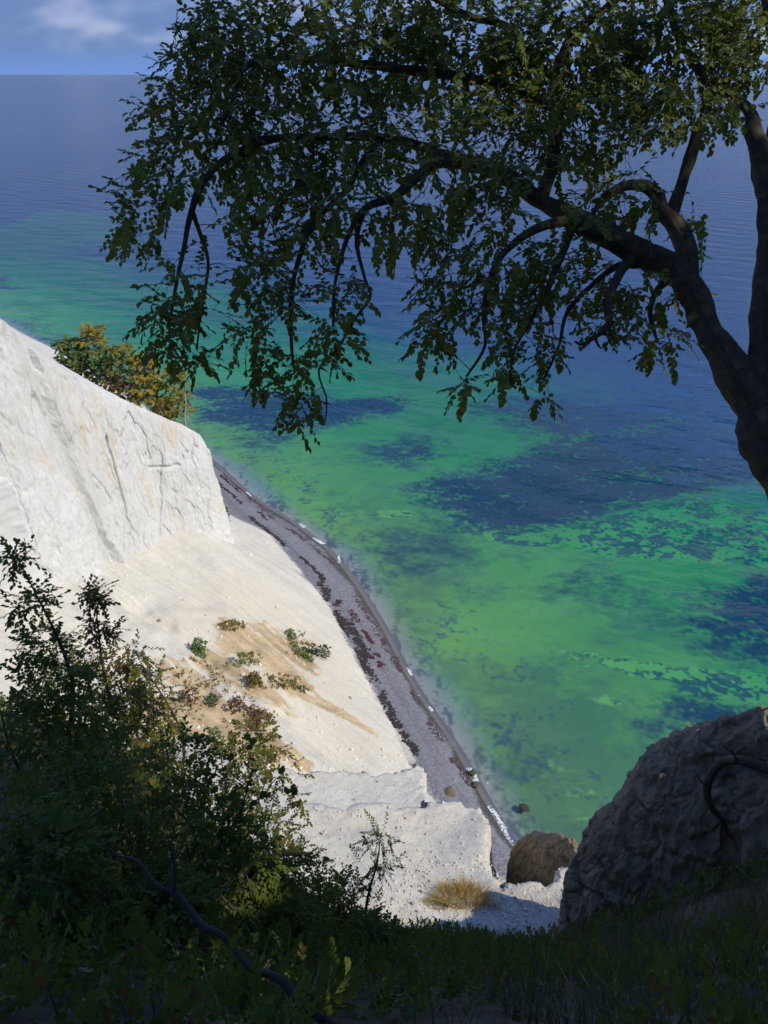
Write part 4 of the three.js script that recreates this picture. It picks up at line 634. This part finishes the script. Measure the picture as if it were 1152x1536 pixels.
// ------------------------------------------------------------------ trees on the headland
{
  const g = 'trees on top of the chalk headland', T = (name, label, bx, by, tx, ty, z, rad, n, o, seed) => { const b = atZ(bx, by, z), t = atZ(tx, ty, z); return shrub({ name, label, category: o.category ?? 'tree', group: g, base: b, height: t.y - b.y, lean: V(t.x - b.x, 0, 0), rad: rad * 1.3, n: Math.round(n * 1.9), seed, size: 0.46, leaves: 9, spray: 0.8, wood: o.wood ?? paleBark, stems: o.stems ?? 3, from: 0.18, wide: 0.75, seg: 0.8, ...o }); };
  T('headland_tree', 'dense dark green tree at the upper end of the headland trees', 112, 585, 104, 508, 138, 3.0, 190, { color: palette([0.09, 0.16, 0.03], [0.15, 0.23, 0.04], C.yellow, 0.12), layers: 7 }, 301);
  T('headland_tree', 'tall green tree with golden top on the chalk headland', 140, 592, 138, 487, 139, 3.1, 200, { color: (t, q, p) => mixc(palette([0.10, 0.17, 0.03], [0.18, 0.24, 0.04], C.olive, 0.2)(t, q), C.yellow, clamp((p.y - 8.2) / 3, 0, 0.85)), layers: 7, from: 0.1 }, 302);
  T('headland_tree', 'broad green and yellow tree beside the bare grey shrub', 165, 600, 178, 517, 138, 3.3, 190, { color: palette([0.13, 0.19, 0.03], [0.28, 0.28, 0.04], C.yellow, 0.2), layers: 6 }, 303);
  T('headland_tree', 'low rust coloured bush at the chalk edge under the broad tree', 176, 606, 172, 562, 135.5, 1.5, 60, { color: palette(C.rust, C.orange, C.olive, 0.2), category: 'bush', size: 0.35 }, 304);
  T('headland_tree', 'bare grey shrub between green tree and golden tree', 196, 612, 196, 545, 138, 2.4, 110, { color: palette([0.2, 0.17, 0.13], [0.25, 0.2, 0.14], C.olive, 0.1), category: 'shrub', bare: 0.85 }, 305);
  T('headland_tree', 'golden yellow tree with pale forked trunk on the chalk edge', 224, 624, 216, 534, 137, 3.1, 190, { color: palette([0.42, 0.35, 0.03], [0.50, 0.36, 0.03], C.olive, 0.2), layers: 5, from: 0.3 }, 306);
  T('headland_tree', 'olive green tree at the seaward end of the headland trees', 256, 642, 262, 555, 138, 3.2, 210, { color: palette([0.14, 0.20, 0.03], [0.30, 0.29, 0.04], C.yellow, 0.2), layers: 6, from: 0.15 }, 307);
  T('headland_tree', 'small amber bush at the chalk edge below the golden tree', 244, 632, 246, 600, 135, 1.3, 45, { color: palette(C.orange, C.yellow, C.rust, 0.2), category: 'bush', size: 0.35 }, 308);
  T('headland_tree', 'low yellow bush at the chalk edge under the bare grey shrub', 200, 615, 198, 588, 135, 1.2, 40, { color: palette(C.yellow, C.olive, C.rust, 0.1), category: 'bush', size: 0.35 }, 309);
  const S = new Plant(55), o = thing('dead_tree', 'thin white dead tree standing at the end of the headland trees', 'dead tree', null, V(0, 0, 0)), A = (x, y) => atZ(x, y, 135.5);
  S.limb([A(281, 652), A(277, 625), A(279, 605), A(277, 588)], [0.22, 0.16, 0.12, 0.06], 6); S.limb([A(278, 622), A(284, 630), A(287, 637)], [0.1, 0.07, 0.04], 5); S.limb([A(279, 650), A(268, 636), A(264, 628)], [0.12, 0.1, 0.05], 5);
  S.wood('trunk', paleBark, o);
}
{
  const r = rng(63), L = [], a = chalkTop.filter((p) => p.z < -104 && p.z > -139);
  for (let i = 0; i < 1500; i++) { const k = Math.pow(r(), 0.6), p = a[Math.floor(k * (a.length - 1))]; if (fbm(p.x * 0.25, p.z * 0.25, 3) + (k - 0.6) < -0.05) continue; const x = p.x - 0.3 + (r() - 0.8) * 1.6, z = p.z - r() * 1.6, h = 0.2 + 0.45 * r(); L.push([V(x, p.y - 0.35, z), V((r() - 0.3) * 0.5, 0, (r() - 0.3) * 0.5), h, 0.05 + 0.05 * r(), mixc([0.16, 0.14, 0.04], [0.34, 0.24, 0.09], r())]); }
  tag(blades(L, grassMat, 'turf_fringe'), 'thin dry grass fringe along the top edge of the chalk cliff', 'grass', null, 'stuff');
}
// ------------------------------------------------------------------ bushes on the scree and clay
{
  const B = (name, label, px, py, h, w, n, color, seed, o = {}) => { const p = G0(px, py), k = Math.hypot(p.x, p.y - EYE, p.z) / FOCAL; return shrub({ name, label, category: 'bush', group: 'bushes on the chalk slope', base: V(p.x, talusY(p.x, p.z) - 0.05, p.z), height: Math.max(0.5, h * k * 1.05), rad: w * k, n, seed, color, size: 0.2, leaves: 8, spray: 0.35, stems: 4, from: 0.05, wide: 0.75, seg: 0.4, ...o }); };
  B('slope_bush', 'round bright green bush standing alone on white scree', 300, 982, 24, 15, 150, palette([0.05, 0.13, 0.02], [0.11, 0.21, 0.03], C.lime, 0.2), 401);
  B('slope_bush', 'dark green bush on the beach at the foot of the chalk cliff', 336, 782, 24, 12, 90, palette(C.deep, [0.07, 0.12, 0.04], C.olive, 0.1), 402, { size: 0.28 });
  B('slope_bush', 'grey green bush at the seaward end of the clay patch', 486, 984, 18, 14, 80, palette([0.04, 0.08, 0.04], [0.08, 0.13, 0.06], C.olive, 0.2), 403);
  B('slope_bush', 'low grey green bush beside the lime green ground plants', 468, 980, 16, 10, 50, palette([0.04, 0.08, 0.04], [0.08, 0.13, 0.06], C.olive, 0.2), 404);
  for (const [k, x, y] of [[0, 437, 958], [1, 441, 969], [2, 447, 979], [3, 456, 986], [4, 465, 990], [5, 434, 950]]) B('creeping_plant', 'lime green creeping plant in the curved patch beside the grey green bushes', x, y, 7, 7, 26, palette([0.13, 0.22, 0.03], [0.2, 0.28, 0.04], C.lime, 0.2), 410 + k, { group: 'lime green creeping plants', category: 'plant' });
  B('slope_bush', 'small lime green bush above the olive brown bush', 362, 992, 12, 11, 36, palette(C.lime, [0.22, 0.25, 0.04], C.olive, 0.2), 420);
  B('slope_bush', 'rounded olive brown bush on the clay patch', 382, 1026, 20, 14, 110, palette([0.12, 0.10, 0.02], [0.2, 0.16, 0.03], C.olive, 0.3), 421);
  for (const [k, x, y] of [[0, 410, 1022], [1, 424, 1028], [2, 440, 1030], [3, 452, 1036]]) B('creeping_plant', 'olive tuft in the row beside the rounded olive brown bush', x, y, 8, 10, 30, palette([0.12, 0.12, 0.03], [0.19, 0.17, 0.04], C.olive, 0.3), 425 + k, { group: 'olive tufts on the clay', category: 'plant' });
  B('slope_bush', 'orange red bush on the ochre clay', 358, 1062, 18, 14, 80, palette(C.orange, [0.2, 0.12, 0.03], C.rust, 0.3), 430);
  for (const [k, x, y] of [[0, 376, 1068], [1, 392, 1074], [2, 406, 1082], [3, 384, 1084]]) B('creeping_plant', 'rusty tuft trailing from the orange red bush', x, y, 9, 10, 34, palette(C.orange, C.olive, C.rust, 0.3), 431 + k, { group: 'rusty tufts on the clay', category: 'plant' });
  B('slope_bush', 'small blue green bush left of the orange red bush', 318, 1054, 13, 10, 44, palette([0.05, 0.1, 0.05], [0.09, 0.15, 0.07], C.olive, 0.1), 440);
  B('slope_bush', 'rusty brown bush at the upper edge of the ochre clay', 285, 1052, 24, 17, 90, palette(C.rust, C.olive, C.orange, 0.3), 441);
  B('slope_bush', 'yellow green bush at the foot of the thin leaning sapling', 270, 1102, 22, 13, 70, palette(C.lime, C.olive, C.yellow, 0.2), 442);
  B('slope_bush', 'pale green feathery bush on the ochre clay', 325, 1122, 34, 17, 110, palette([0.14, 0.18, 0.06], [0.22, 0.25, 0.08], C.lime, 0.2), 443);
  B('slope_bush', 'small amber bush just above the lower chalk shelf', 412, 1140, 24, 12, 50, palette(C.orange, [0.25, 0.16, 0.03], C.olive, 0.2), 444);
}
// ------------------------------------------------------------------ grass
{
  const tuft = (label, px, py, rad, h, n, seed, dry) => { const c = onGround(px, py, nearY, 80, 12), r = rng(seed), L = [], o = thing('grass_tuft', label, 'grass tuft', 'tufts of grass on the chalk', c); for (let i = 0; i < n; i++) { const a = r() * 6.283, q = Math.sqrt(r()) * rad, x = Math.cos(a) * q, z = Math.sin(a) * q * 0.6, k = (0.5 + 0.5 * r()) * h * (1 - 0.4 * q / rad); L.push([V(x, nearY(c.x + x, c.z + z) - c.y - 0.03, z), V((r() - 0.5) * 0.7 * h + x * 0.3, 0, (r() - 0.5) * 0.7 * h + z * 0.3), k, 0.018 + 0.014 * r(), mixc(r() < dry ? [0.62, 0.38, 0.08] : [0.16, 0.19, 0.03], [0.45, 0.32, 0.08], r())]); } blades(L, grassMat, 'blades', o); };
  tuft('large golden grass tuft beside the shadow on the chalk shelf', 692, 1347, 1.15, 1.15, 900, 51, 0.72);
  tuft('low greenish grass tuft at the foot of the large golden tuft', 655, 1356, 0.55, 0.55, 260, 52, 0.35);
  tuft('small dry grass tuft by the trodden gully', 738, 1358, 0.4, 0.35, 140, 53, 0.8);
  // long dark grass and low leaves all over the shaded slope
  const r = rng(61), L = [];
  for (let i = 0; i < 24000; i++) { const z = -(2.2 + 13.5 * Math.pow(r(), 0.8)), x = i < 22500 ? lerp(1.2, 3.8 - z * 0.5, r()) : lerp(z * 0.75, 1, r()); if (x > 3.6 && z < -11.2) continue; if (fbm(x * 0.7, z * 0.7, 2) < -0.15 && r() < 0.8) continue; const h = 0.2 + 0.55 * r(); L.push([V(x, slopeY(x, z) - 0.02, z), V((r() - 0.65) * h * 1.3, 0, (r() - 0.7) * h * 1.3), h, 0.011 + 0.009 * r(), mixc([0.05, 0.075, 0.02], [0.16, 0.13, 0.05], r() * r())]); }
  tag(blades(L, grassMat, 'slope_grass'), 'long dark grass hanging over the shaded slope', 'grass', null, 'stuff');
  const U = new Plant(62);
  for (let i = 0; i < 9500; i++) { const z = -(2.2 + 15.5 * U.r()), x = lerp(-0.95, 0.8, U.r()) * (2 - z * 0.75); if (slopeY(x, z) < nearY(x, z) - 0.02 || fbm(x * 0.5 + 4, z * 0.5, 2) < -0.2) continue; const y = slopeY(x, z), p = V(x, y - 0.05, z); U.spray([p, V(x + (U.r() - 0.5) * 0.3, y + 0.06 + 0.5 * U.r(), z + (U.r() - 0.5) * 0.3)], { size: 0.07, leaves: 8, spray: 0.22, droop: 0.1, wide: 0.7, color: palette(C.deep, C.beech, C.rust, 0.06), tip: 0.002 }); }
  tag(U.foliage('undergrowth', leafMat), 'low leafy undergrowth covering the shaded slope', 'undergrowth', null, 'stuff');
}
// ------------------------------------------------------------------ branches and special twigs
{
  const onSlope = (px, py, up) => { const p = onGround(px, py, slopeY, 60, 2.5); p.y += up; return p; };
  let S = new Plant(71), o = thing('fallen_branch', 'long dark fallen branch lying slantwise on the shaded slope', 'branch', null, V(0, 0, 0));
  const A = (x, y, d) => atDepth(x, y, d);
  S.limb([A(150, 1262, 6.6), A(178, 1284, 6.5), A(204, 1290, 6.4), A(236, 1328, 6.2), A(268, 1344, 6.1), A(306, 1392, 5.85), A(332, 1402, 5.75), A(372, 1448, 5.5), A(420, 1468, 5.3), A(452, 1506, 5.15), A(520, 1550, 4.9)], [0.006, 0.012, 0.017, 0.02, 0.022, 0.024, 0.023, 0.026, 0.025, 0.028, 0.028], 9, 0.45);
  S.limb([A(260, 1345, 6.1), A(262, 1300, 6.2), A(250, 1250, 6.3)], [0.02, 0.014, 0.006], 5); S.limb([A(380, 1445, 5.5), A(372, 1490, 5.4), A(350, 1530, 5.3)], [0.02, 0.014, 0.006], 5);
  S.wood('bark', new THREE.MeshStandardMaterial({ color: new THREE.Color().setRGB(0.035, 0.028, 0.02), roughness: 1 }), o);
  S = new Plant(72); o = thing('dead_branch', 'curved dead branch hooked over the dark crag', 'branch', null, V(0, 0, 0)); const Z = (x, y, z) => atZ(x, y, z);
  S.limb([Z(1230, 1185, 10.4), Z(1150, 1153, 10.9), Z(1115, 1141, 11.15), Z(1085, 1143, 11.3), Z(1068, 1160, 11.3), Z(1060, 1185, 11.2), Z(1066, 1208, 11.1), Z(1082, 1228, 11.05), Z(1092, 1252, 11.0)], [0.1, 0.1, 0.095, 0.085, 0.09, 0.085, 0.08, 0.06, 0.03], 8, 0.2);
  S.limb([Z(1083, 1228, 11.05), Z(1081, 1258, 10.95), Z(1082, 1275, 10.9)], [0.035, 0.03, 0.015], 5);
  S.limb([Z(1062, 1180, 11.2), Z(1050, 1170, 11.1), Z(1043, 1155, 11.05)], [0.03, 0.016, 0.006], 6); S.limb([Z(1105, 1141, 11.2), Z(1098, 1128, 11.1), Z(1086, 1120, 11.05), Z(1080, 1110, 11.0)], [0.028, 0.02, 0.012, 0.004], 6); S.limb([Z(1066, 1208, 11.1), Z(1054, 1222, 11.0), Z(1050, 1240, 10.95)], [0.024, 0.014, 0.005], 6); S.limb([Z(1088, 1245, 11.0), Z(1102, 1262, 10.9), Z(1108, 1290, 10.8)], [0.025, 0.014, 0.005], 6);
  S.wood('bark', bark, o);
  S = new Plant(73); o = thing('broken_branch', 'short broken branch end poking out over the upper chalk shelf', 'branch', null, V(0, 0, 0));
  S.limb([Z(370, 1320, 8.4), Z(395, 1290, 8.4), Z(425, 1280, 8.4), Z(452, 1283, 8.4)], [0.05, 0.045, 0.04, 0.03], 7, 0.2); S.limb([Z(420, 1281, 8.4), Z(436, 1297, 8.4), Z(445, 1315, 8.4)], [0.015, 0.01, 0.005], 5);
  S.wood('bark', bark, o);
  // large leaves in silhouette, each one a leaf of its own
  S = new Plant(74); o = thing('leafy_spray', 'spray of large dark rounded leaves in silhouette over the chalk shelf', 'spray', null, V(0, 0, 0));
  const tw = [[[330, 1250, 7], [360, 1220, 7], [395, 1195, 7], [430, 1180, 7], [452, 1190, 7]], [[360, 1220, 7], [372, 1180, 7], [378, 1150, 7], [372, 1112, 7]], [[395, 1195, 7], [412, 1170, 7], [425, 1160, 7]], [[345, 1235, 7], [322, 1190, 7], [300, 1150, 7], [282, 1140, 7]], [[372, 1180, 7], [352, 1165, 7], [335, 1148, 7]]];
  const ends = tw.map((t) => S.limb(t.map(([x, y, z]) => Z(x, y, z)), [0.009, 0.007, 0.004, 0.0025], 5));
  S.wood('twig', twigMat, o);
  const q = new Plant(75); q.leaves.push({ p: V(0, 0, 0), d: V(0, 1, 0), n: V(0, 0, 1), L: 1, W: 0.82, c: C.deep }); const lm = q.foliage('leaf', leafMat, o), lg = lm.geometry; o.remove(lm);
  for (const P of ends) for (let i = 5; i < P.length; i += 2) for (let k = 0; k < 2; k++) { if (S.r() < 0.25) continue; const f = mesh('leaf', lg, leafMat, o), L = 0.085 + 0.045 * S.r(); f.position.copy(P[i]).add(V((S.r() - 0.5) * 0.09, (S.r() - 0.5) * 0.09, (S.r() - 0.5) * 0.1)); f.rotation.set((S.r() - 0.5) * 1.6, (S.r() - 0.5) * 1.8, (k ? 1 : -1) * (0.6 + 1.8 * S.r())); f.scale.setScalar(L); }
  const p = atZ(572, 1243, 9.5), y = slopeY(p.x - 0.3, p.z);
  shrub({ name: 'rowan_sapling', label: 'slender sapling with rows of narrow leaflets against the white chalk shelf', category: 'sapling', group: 'saplings on the slope', base: V(p.x - 0.3, y, p.z), height: p.y - y, lean: V(0.3, 0, 0), rad: 0.34, n: 40, seed: 81, color: deepG, size: 0.075, wide: 0.34, leaves: 13, spray: 0.3, stems: 1, from: 0.62, droop: 0.3 });
}
// ------------------------------------------------------------------ things along the shore
{
  const blob = new THREE.IcosahedronGeometry(1, 1); { const p = blob.attributes.position; for (let i = 0; i < p.count; i++) { const v = V(p.getX(i), p.getY(i), p.getZ(i)), k = 1 + 0.4 * n3(v.x * 2 + 5, v.y * 2, v.z * 2); p.setXYZ(i, v.x * k, v.y * k, v.z * k); } blob.computeVertexNormals(); }
  const strew = (name, label, cat, lines, per, size, colA, colB, seed, onY, rough) => {
    const r = rng(seed), M = [], Q = new THREE.Object3D(), cols = [];
    for (const [w, pts, gap] of lines) { const P = pts.map(([x, y]) => G0(x, y)), c = new THREE.CatmullRomCurve3(P, false, 'centripetal'), n = Math.round(c.getLength() * per * w); for (let i = 0; i < n; i++) { const t = r(), p = c.getPoint(t), g = fbm(t * c.getLength() * 0.25 + seed, w * 3, 3); if (g < (gap ?? -0.3)) continue; const ww = w * (0.55 + 0.9 * (0.5 + 0.5 * n2(t * c.getLength() * 0.35, seed))), x = p.x + (r() + r() - 1) * ww + 0.5 * n2(t * c.getLength() * 0.6, 4 + seed), z = p.z + (r() + r() - 1) * ww * 0.6, s = size * (0.4 + r()); Q.position.set(x, onY(x, z), z); Q.rotation.set(0, r() * 6.28, 0); Q.scale.set(s * (0.7 + 1.2 * r()), s * 0.22, s * (0.5 + 0.5 * r())); Q.updateMatrix(); M.push(Q.matrix.clone()); cols.push(mixc(colA, colB, r())); } }
    const m = new THREE.InstancedMesh(blob, new THREE.MeshStandardMaterial({ roughness: rough }), M.length); M.forEach((x, i) => { m.setMatrixAt(i, x); m.setColorAt(i, new THREE.Color().setRGB(...cols[i])); }); m.name = numbered(name); m.castShadow = m.receiveShadow = true; scene.add(m); tag(m, label, cat, null, 'stuff');
  };
  strew('seaweed_wrack', 'dark brown line of stranded seaweed along the middle of the beach', 'seaweed', [[0.55, [[318, 716], [350, 745], [385, 783], [420, 812], [460, 842], [484, 868]], -0.25], [1.0, [[482, 868], [494, 905], [510, 932], [530, 972], [553, 1008], [572, 1036]], -0.2], [1.25, [[505, 900], [520, 935], [545, 975], [560, 1000]], -0.15], [0.8, [[572, 1036], [588, 1075], [602, 1100], [622, 1130]], -0.35], [0.5, [[330, 712], [360, 740], [400, 780]], 0]], 30, 0.19, [0.022, 0.015, 0.016], [0.045, 0.028, 0.03], 11, (x, z) => beachY(x, z) + 0.02, 0.8);
  strew('red_seaweed', 'streak of dark red stranded seaweed on the beach', 'seaweed', [[0.75, [[526, 915], [540, 940], [556, 962], [566, 985], [574, 1002]], -0.22]], 40, 0.16, [0.05, 0.01, 0.015], [0.085, 0.016, 0.024], 12, (x, z) => beachY(x, z) + 0.03, 0.8);
  strew('tide_wrack', 'purple brown seaweed band along the edge of the water', 'seaweed', [[0.9, [[330, 706], [375, 748], [420, 785], [465, 815], [505, 856], [548, 916], [600, 1008], [640, 1078], [688, 1150], [716, 1196]], -0.12]], 18, 0.15, [0.05, 0.03, 0.03], [0.09, 0.05, 0.05], 13, (x, z) => beachY(x, z) + 0.02, 0.7);
  strew('sea_foam', 'white foam of small waves breaking along the shingle', 'foam', [[0.45, [[368, 738], [380, 752], [396, 764]], -0.3], [0.6, [[448, 786], [470, 806], [484, 816]], -0.2], [0.3, [[505, 835], [508, 846], [514, 858]], -0.5], [0.3, [[608, 1002], [618, 1022], [628, 1044]], -0.2], [0.5, [[700, 1152], [722, 1188], [748, 1230], [772, 1276], [790, 1300]], -0.45], [0.3, [[640, 1060], [660, 1090], [690, 1135]], 0.05]], 120, 0.075, [0.72, 0.77, 0.78], [0.85, 0.86, 0.86], 14, () => 0.02, 0.9);
  const boulder = (label, px, py, s, sq, color, seed) => { const p = onSea(px, py, 0.3), g = new THREE.IcosahedronGeometry(1, 4), a = g.attributes.position; for (let i = 0; i < a.count; i++) { const v = V(a.getX(i), a.getY(i), a.getZ(i)), k = 1 + 0.32 * fbm3(v.x * 1.3 + seed, v.y * 1.3, v.z * 1.3, 4) - 0.12 * Math.abs(fbm3(v.x * 3, v.y * 3 + seed, v.z * 3, 3)); a.setXYZ(i, v.x * k * s, v.y * k * s * sq, v.z * k * s * 0.85); } g.computeVertexNormals(); const o = mesh('boulder', g, new THREE.MeshStandardMaterial({ color: new THREE.Color().setRGB(...color), roughness: 0.95, bumpMap: bumpAt(2, 2), bumpScale: 0.05 })); o.position.set(p.x, 0.3 + s * sq * 0.35, p.z); o.rotation.y = seed; tag(o, label, 'boulder', 'boulders on the shore'); };
  boulder('large brown boulder on the beach behind the chalk shelf', 672, 1198, 1.5, 0.75, [0.16, 0.12, 0.075], 1.3);
  boulder('small white chalk boulder beside the large brown boulder', 686, 1202, 0.7, 0.7, [0.6, 0.57, 0.5], 2.1);
  boulder('mossy boulder standing in the shallow water', 709, 1160, 0.55, 0.8, [0.08, 0.09, 0.04], 3.2);
  boulder('low dark boulder awash just beyond the mossy one', 714, 1178, 0.6, 0.6, [0.1, 0.09, 0.06], 4.4);
  boulder('dark boulder under the water off the chalk shelf', 787, 1212, 0.8, 0.4, [0.06, 0.06, 0.045], 5.5);
  // chips and lumps of chalk on the shelves
  const r = rng(91), M = [], Q = new THREE.Object3D(), cols = [];
  for (let i = 0; i < 5200; i++) { const a = i < 2600, px = lerp(a ? 380 : 560, a ? 735 : 860, r()), py = a ? lerp(1160, 1370, r()) : lerp(1290, 1400, r()), p = onGround(px, py, nearY, 75, 12); if (p.y < 30) continue; const s = 0.008 + 0.06 * Math.pow(r(), 9) + 0.012 * r(); Q.position.set(p.x, p.y + s * 0.2, p.z); Q.rotation.set(r() * 6, r() * 6, r() * 6); Q.scale.set(s * (0.7 + r()), s * 0.7, s); Q.updateMatrix(); M.push(Q.matrix.clone()); const v = r(); cols.push(v < 0.8 ? [0.64, 0.61, 0.55] : v < 0.95 ? [0.46, 0.42, 0.36] : [0.2, 0.18, 0.16]); }
  const m = new THREE.InstancedMesh(blob, new THREE.MeshStandardMaterial({ roughness: 0.95 }), M.length); M.forEach((x, i) => { m.setMatrixAt(i, x); m.setColorAt(i, new THREE.Color().setRGB(...cols[i])); }); m.name = 'chalk_rubble'; m.castShadow = m.receiveShadow = true; scene.add(m); tag(m, 'loose chips of chalk and flint strewn over the shelves', 'rubble', null, 'stuff');
}
{
  const r = rng(95), Q = new THREE.Object3D(), M = [], cols = [], g = new THREE.IcosahedronGeometry(1, 0);
  for (let i = 0; i < 2200; i++) { const py = lerp(790, 1160, Math.sqrt(r())), px = lerp(100, 610, r()), p = G0(px, py); if (p.y < 1.7 || fbm(p.x * 0.08, p.z * 0.08, 3) + 0.25 * r() < 0.0) continue; const s = 0.03 + 0.3 * Math.pow(r(), 12) + 0.06 * r(); Q.position.set(p.x, talusY(p.x, p.z) + s * 0.15, p.z); Q.rotation.set(r() * 6, r() * 6, r() * 6); Q.scale.set(s * (0.7 + 0.7 * r()), s * 0.7, s); Q.updateMatrix(); M.push(Q.matrix.clone()); const v = r(); cols.push(v < 0.8 ? [0.72, 0.67, 0.58] : v < 0.95 ? [0.55, 0.47, 0.35] : [0.25, 0.23, 0.2]); }
  const m = new THREE.InstancedMesh(g, new THREE.MeshStandardMaterial({ roughness: 0.95, flatShading: true }), M.length); M.forEach((x, i) => { m.setMatrixAt(i, x); m.setColorAt(i, new THREE.Color().setRGB(...cols[i])); }); m.name = 'scree_rubble'; m.castShadow = m.receiveShadow = true; scene.add(m); tag(m, 'scattered chalk lumps and flints on the scree slope', 'rubble', null, 'stuff');
  const U = new Plant(96), spots = [[250, 1150, 12, 14, 0], [330, 1060, 60, 40, 1], [420, 1025, 45, 12, 1], [450, 970, 22, 22, 0], [300, 1010, 40, 25, 1], [385, 1080, 35, 18, 1], [360, 990, 35, 12, 0], [350, 940, 20, 8, 1]];
  for (const [cx, cy, rx, ry, k] of spots) for (let i = 0; i < 120; i++) { const a = U.r() * 6.283, q = Math.sqrt(U.r()), p = G0(cx + Math.cos(a) * q * rx, cy + Math.sin(a) * q * ry); if (p.y < 2 || fbm(p.x * 0.5, p.z * 0.5, 2) < -0.05) continue; const y = talusY(p.x, p.z); U.spray([V(p.x, y - 0.05, p.z), V(p.x + 0.1 * (U.r() - 0.5), y + 0.12, p.z)], { size: 0.22, leaves: 7, spray: 0.35, droop: -0.1, wide: 0.6, tip: 0.003, color: k ? palette([0.26, 0.20, 0.03], C.olive, [0.42, 0.19, 0.03], 0.3) : palette(C.lime, C.olive, C.yellow, 0.15) }); }
  tag(U.foliage('slope_herbs', leafMat), 'sparse green and rusty herbs growing over the ochre clay', 'herbs', null, 'stuff');
}
console.log('details done');
renderer.render(scene, camera);
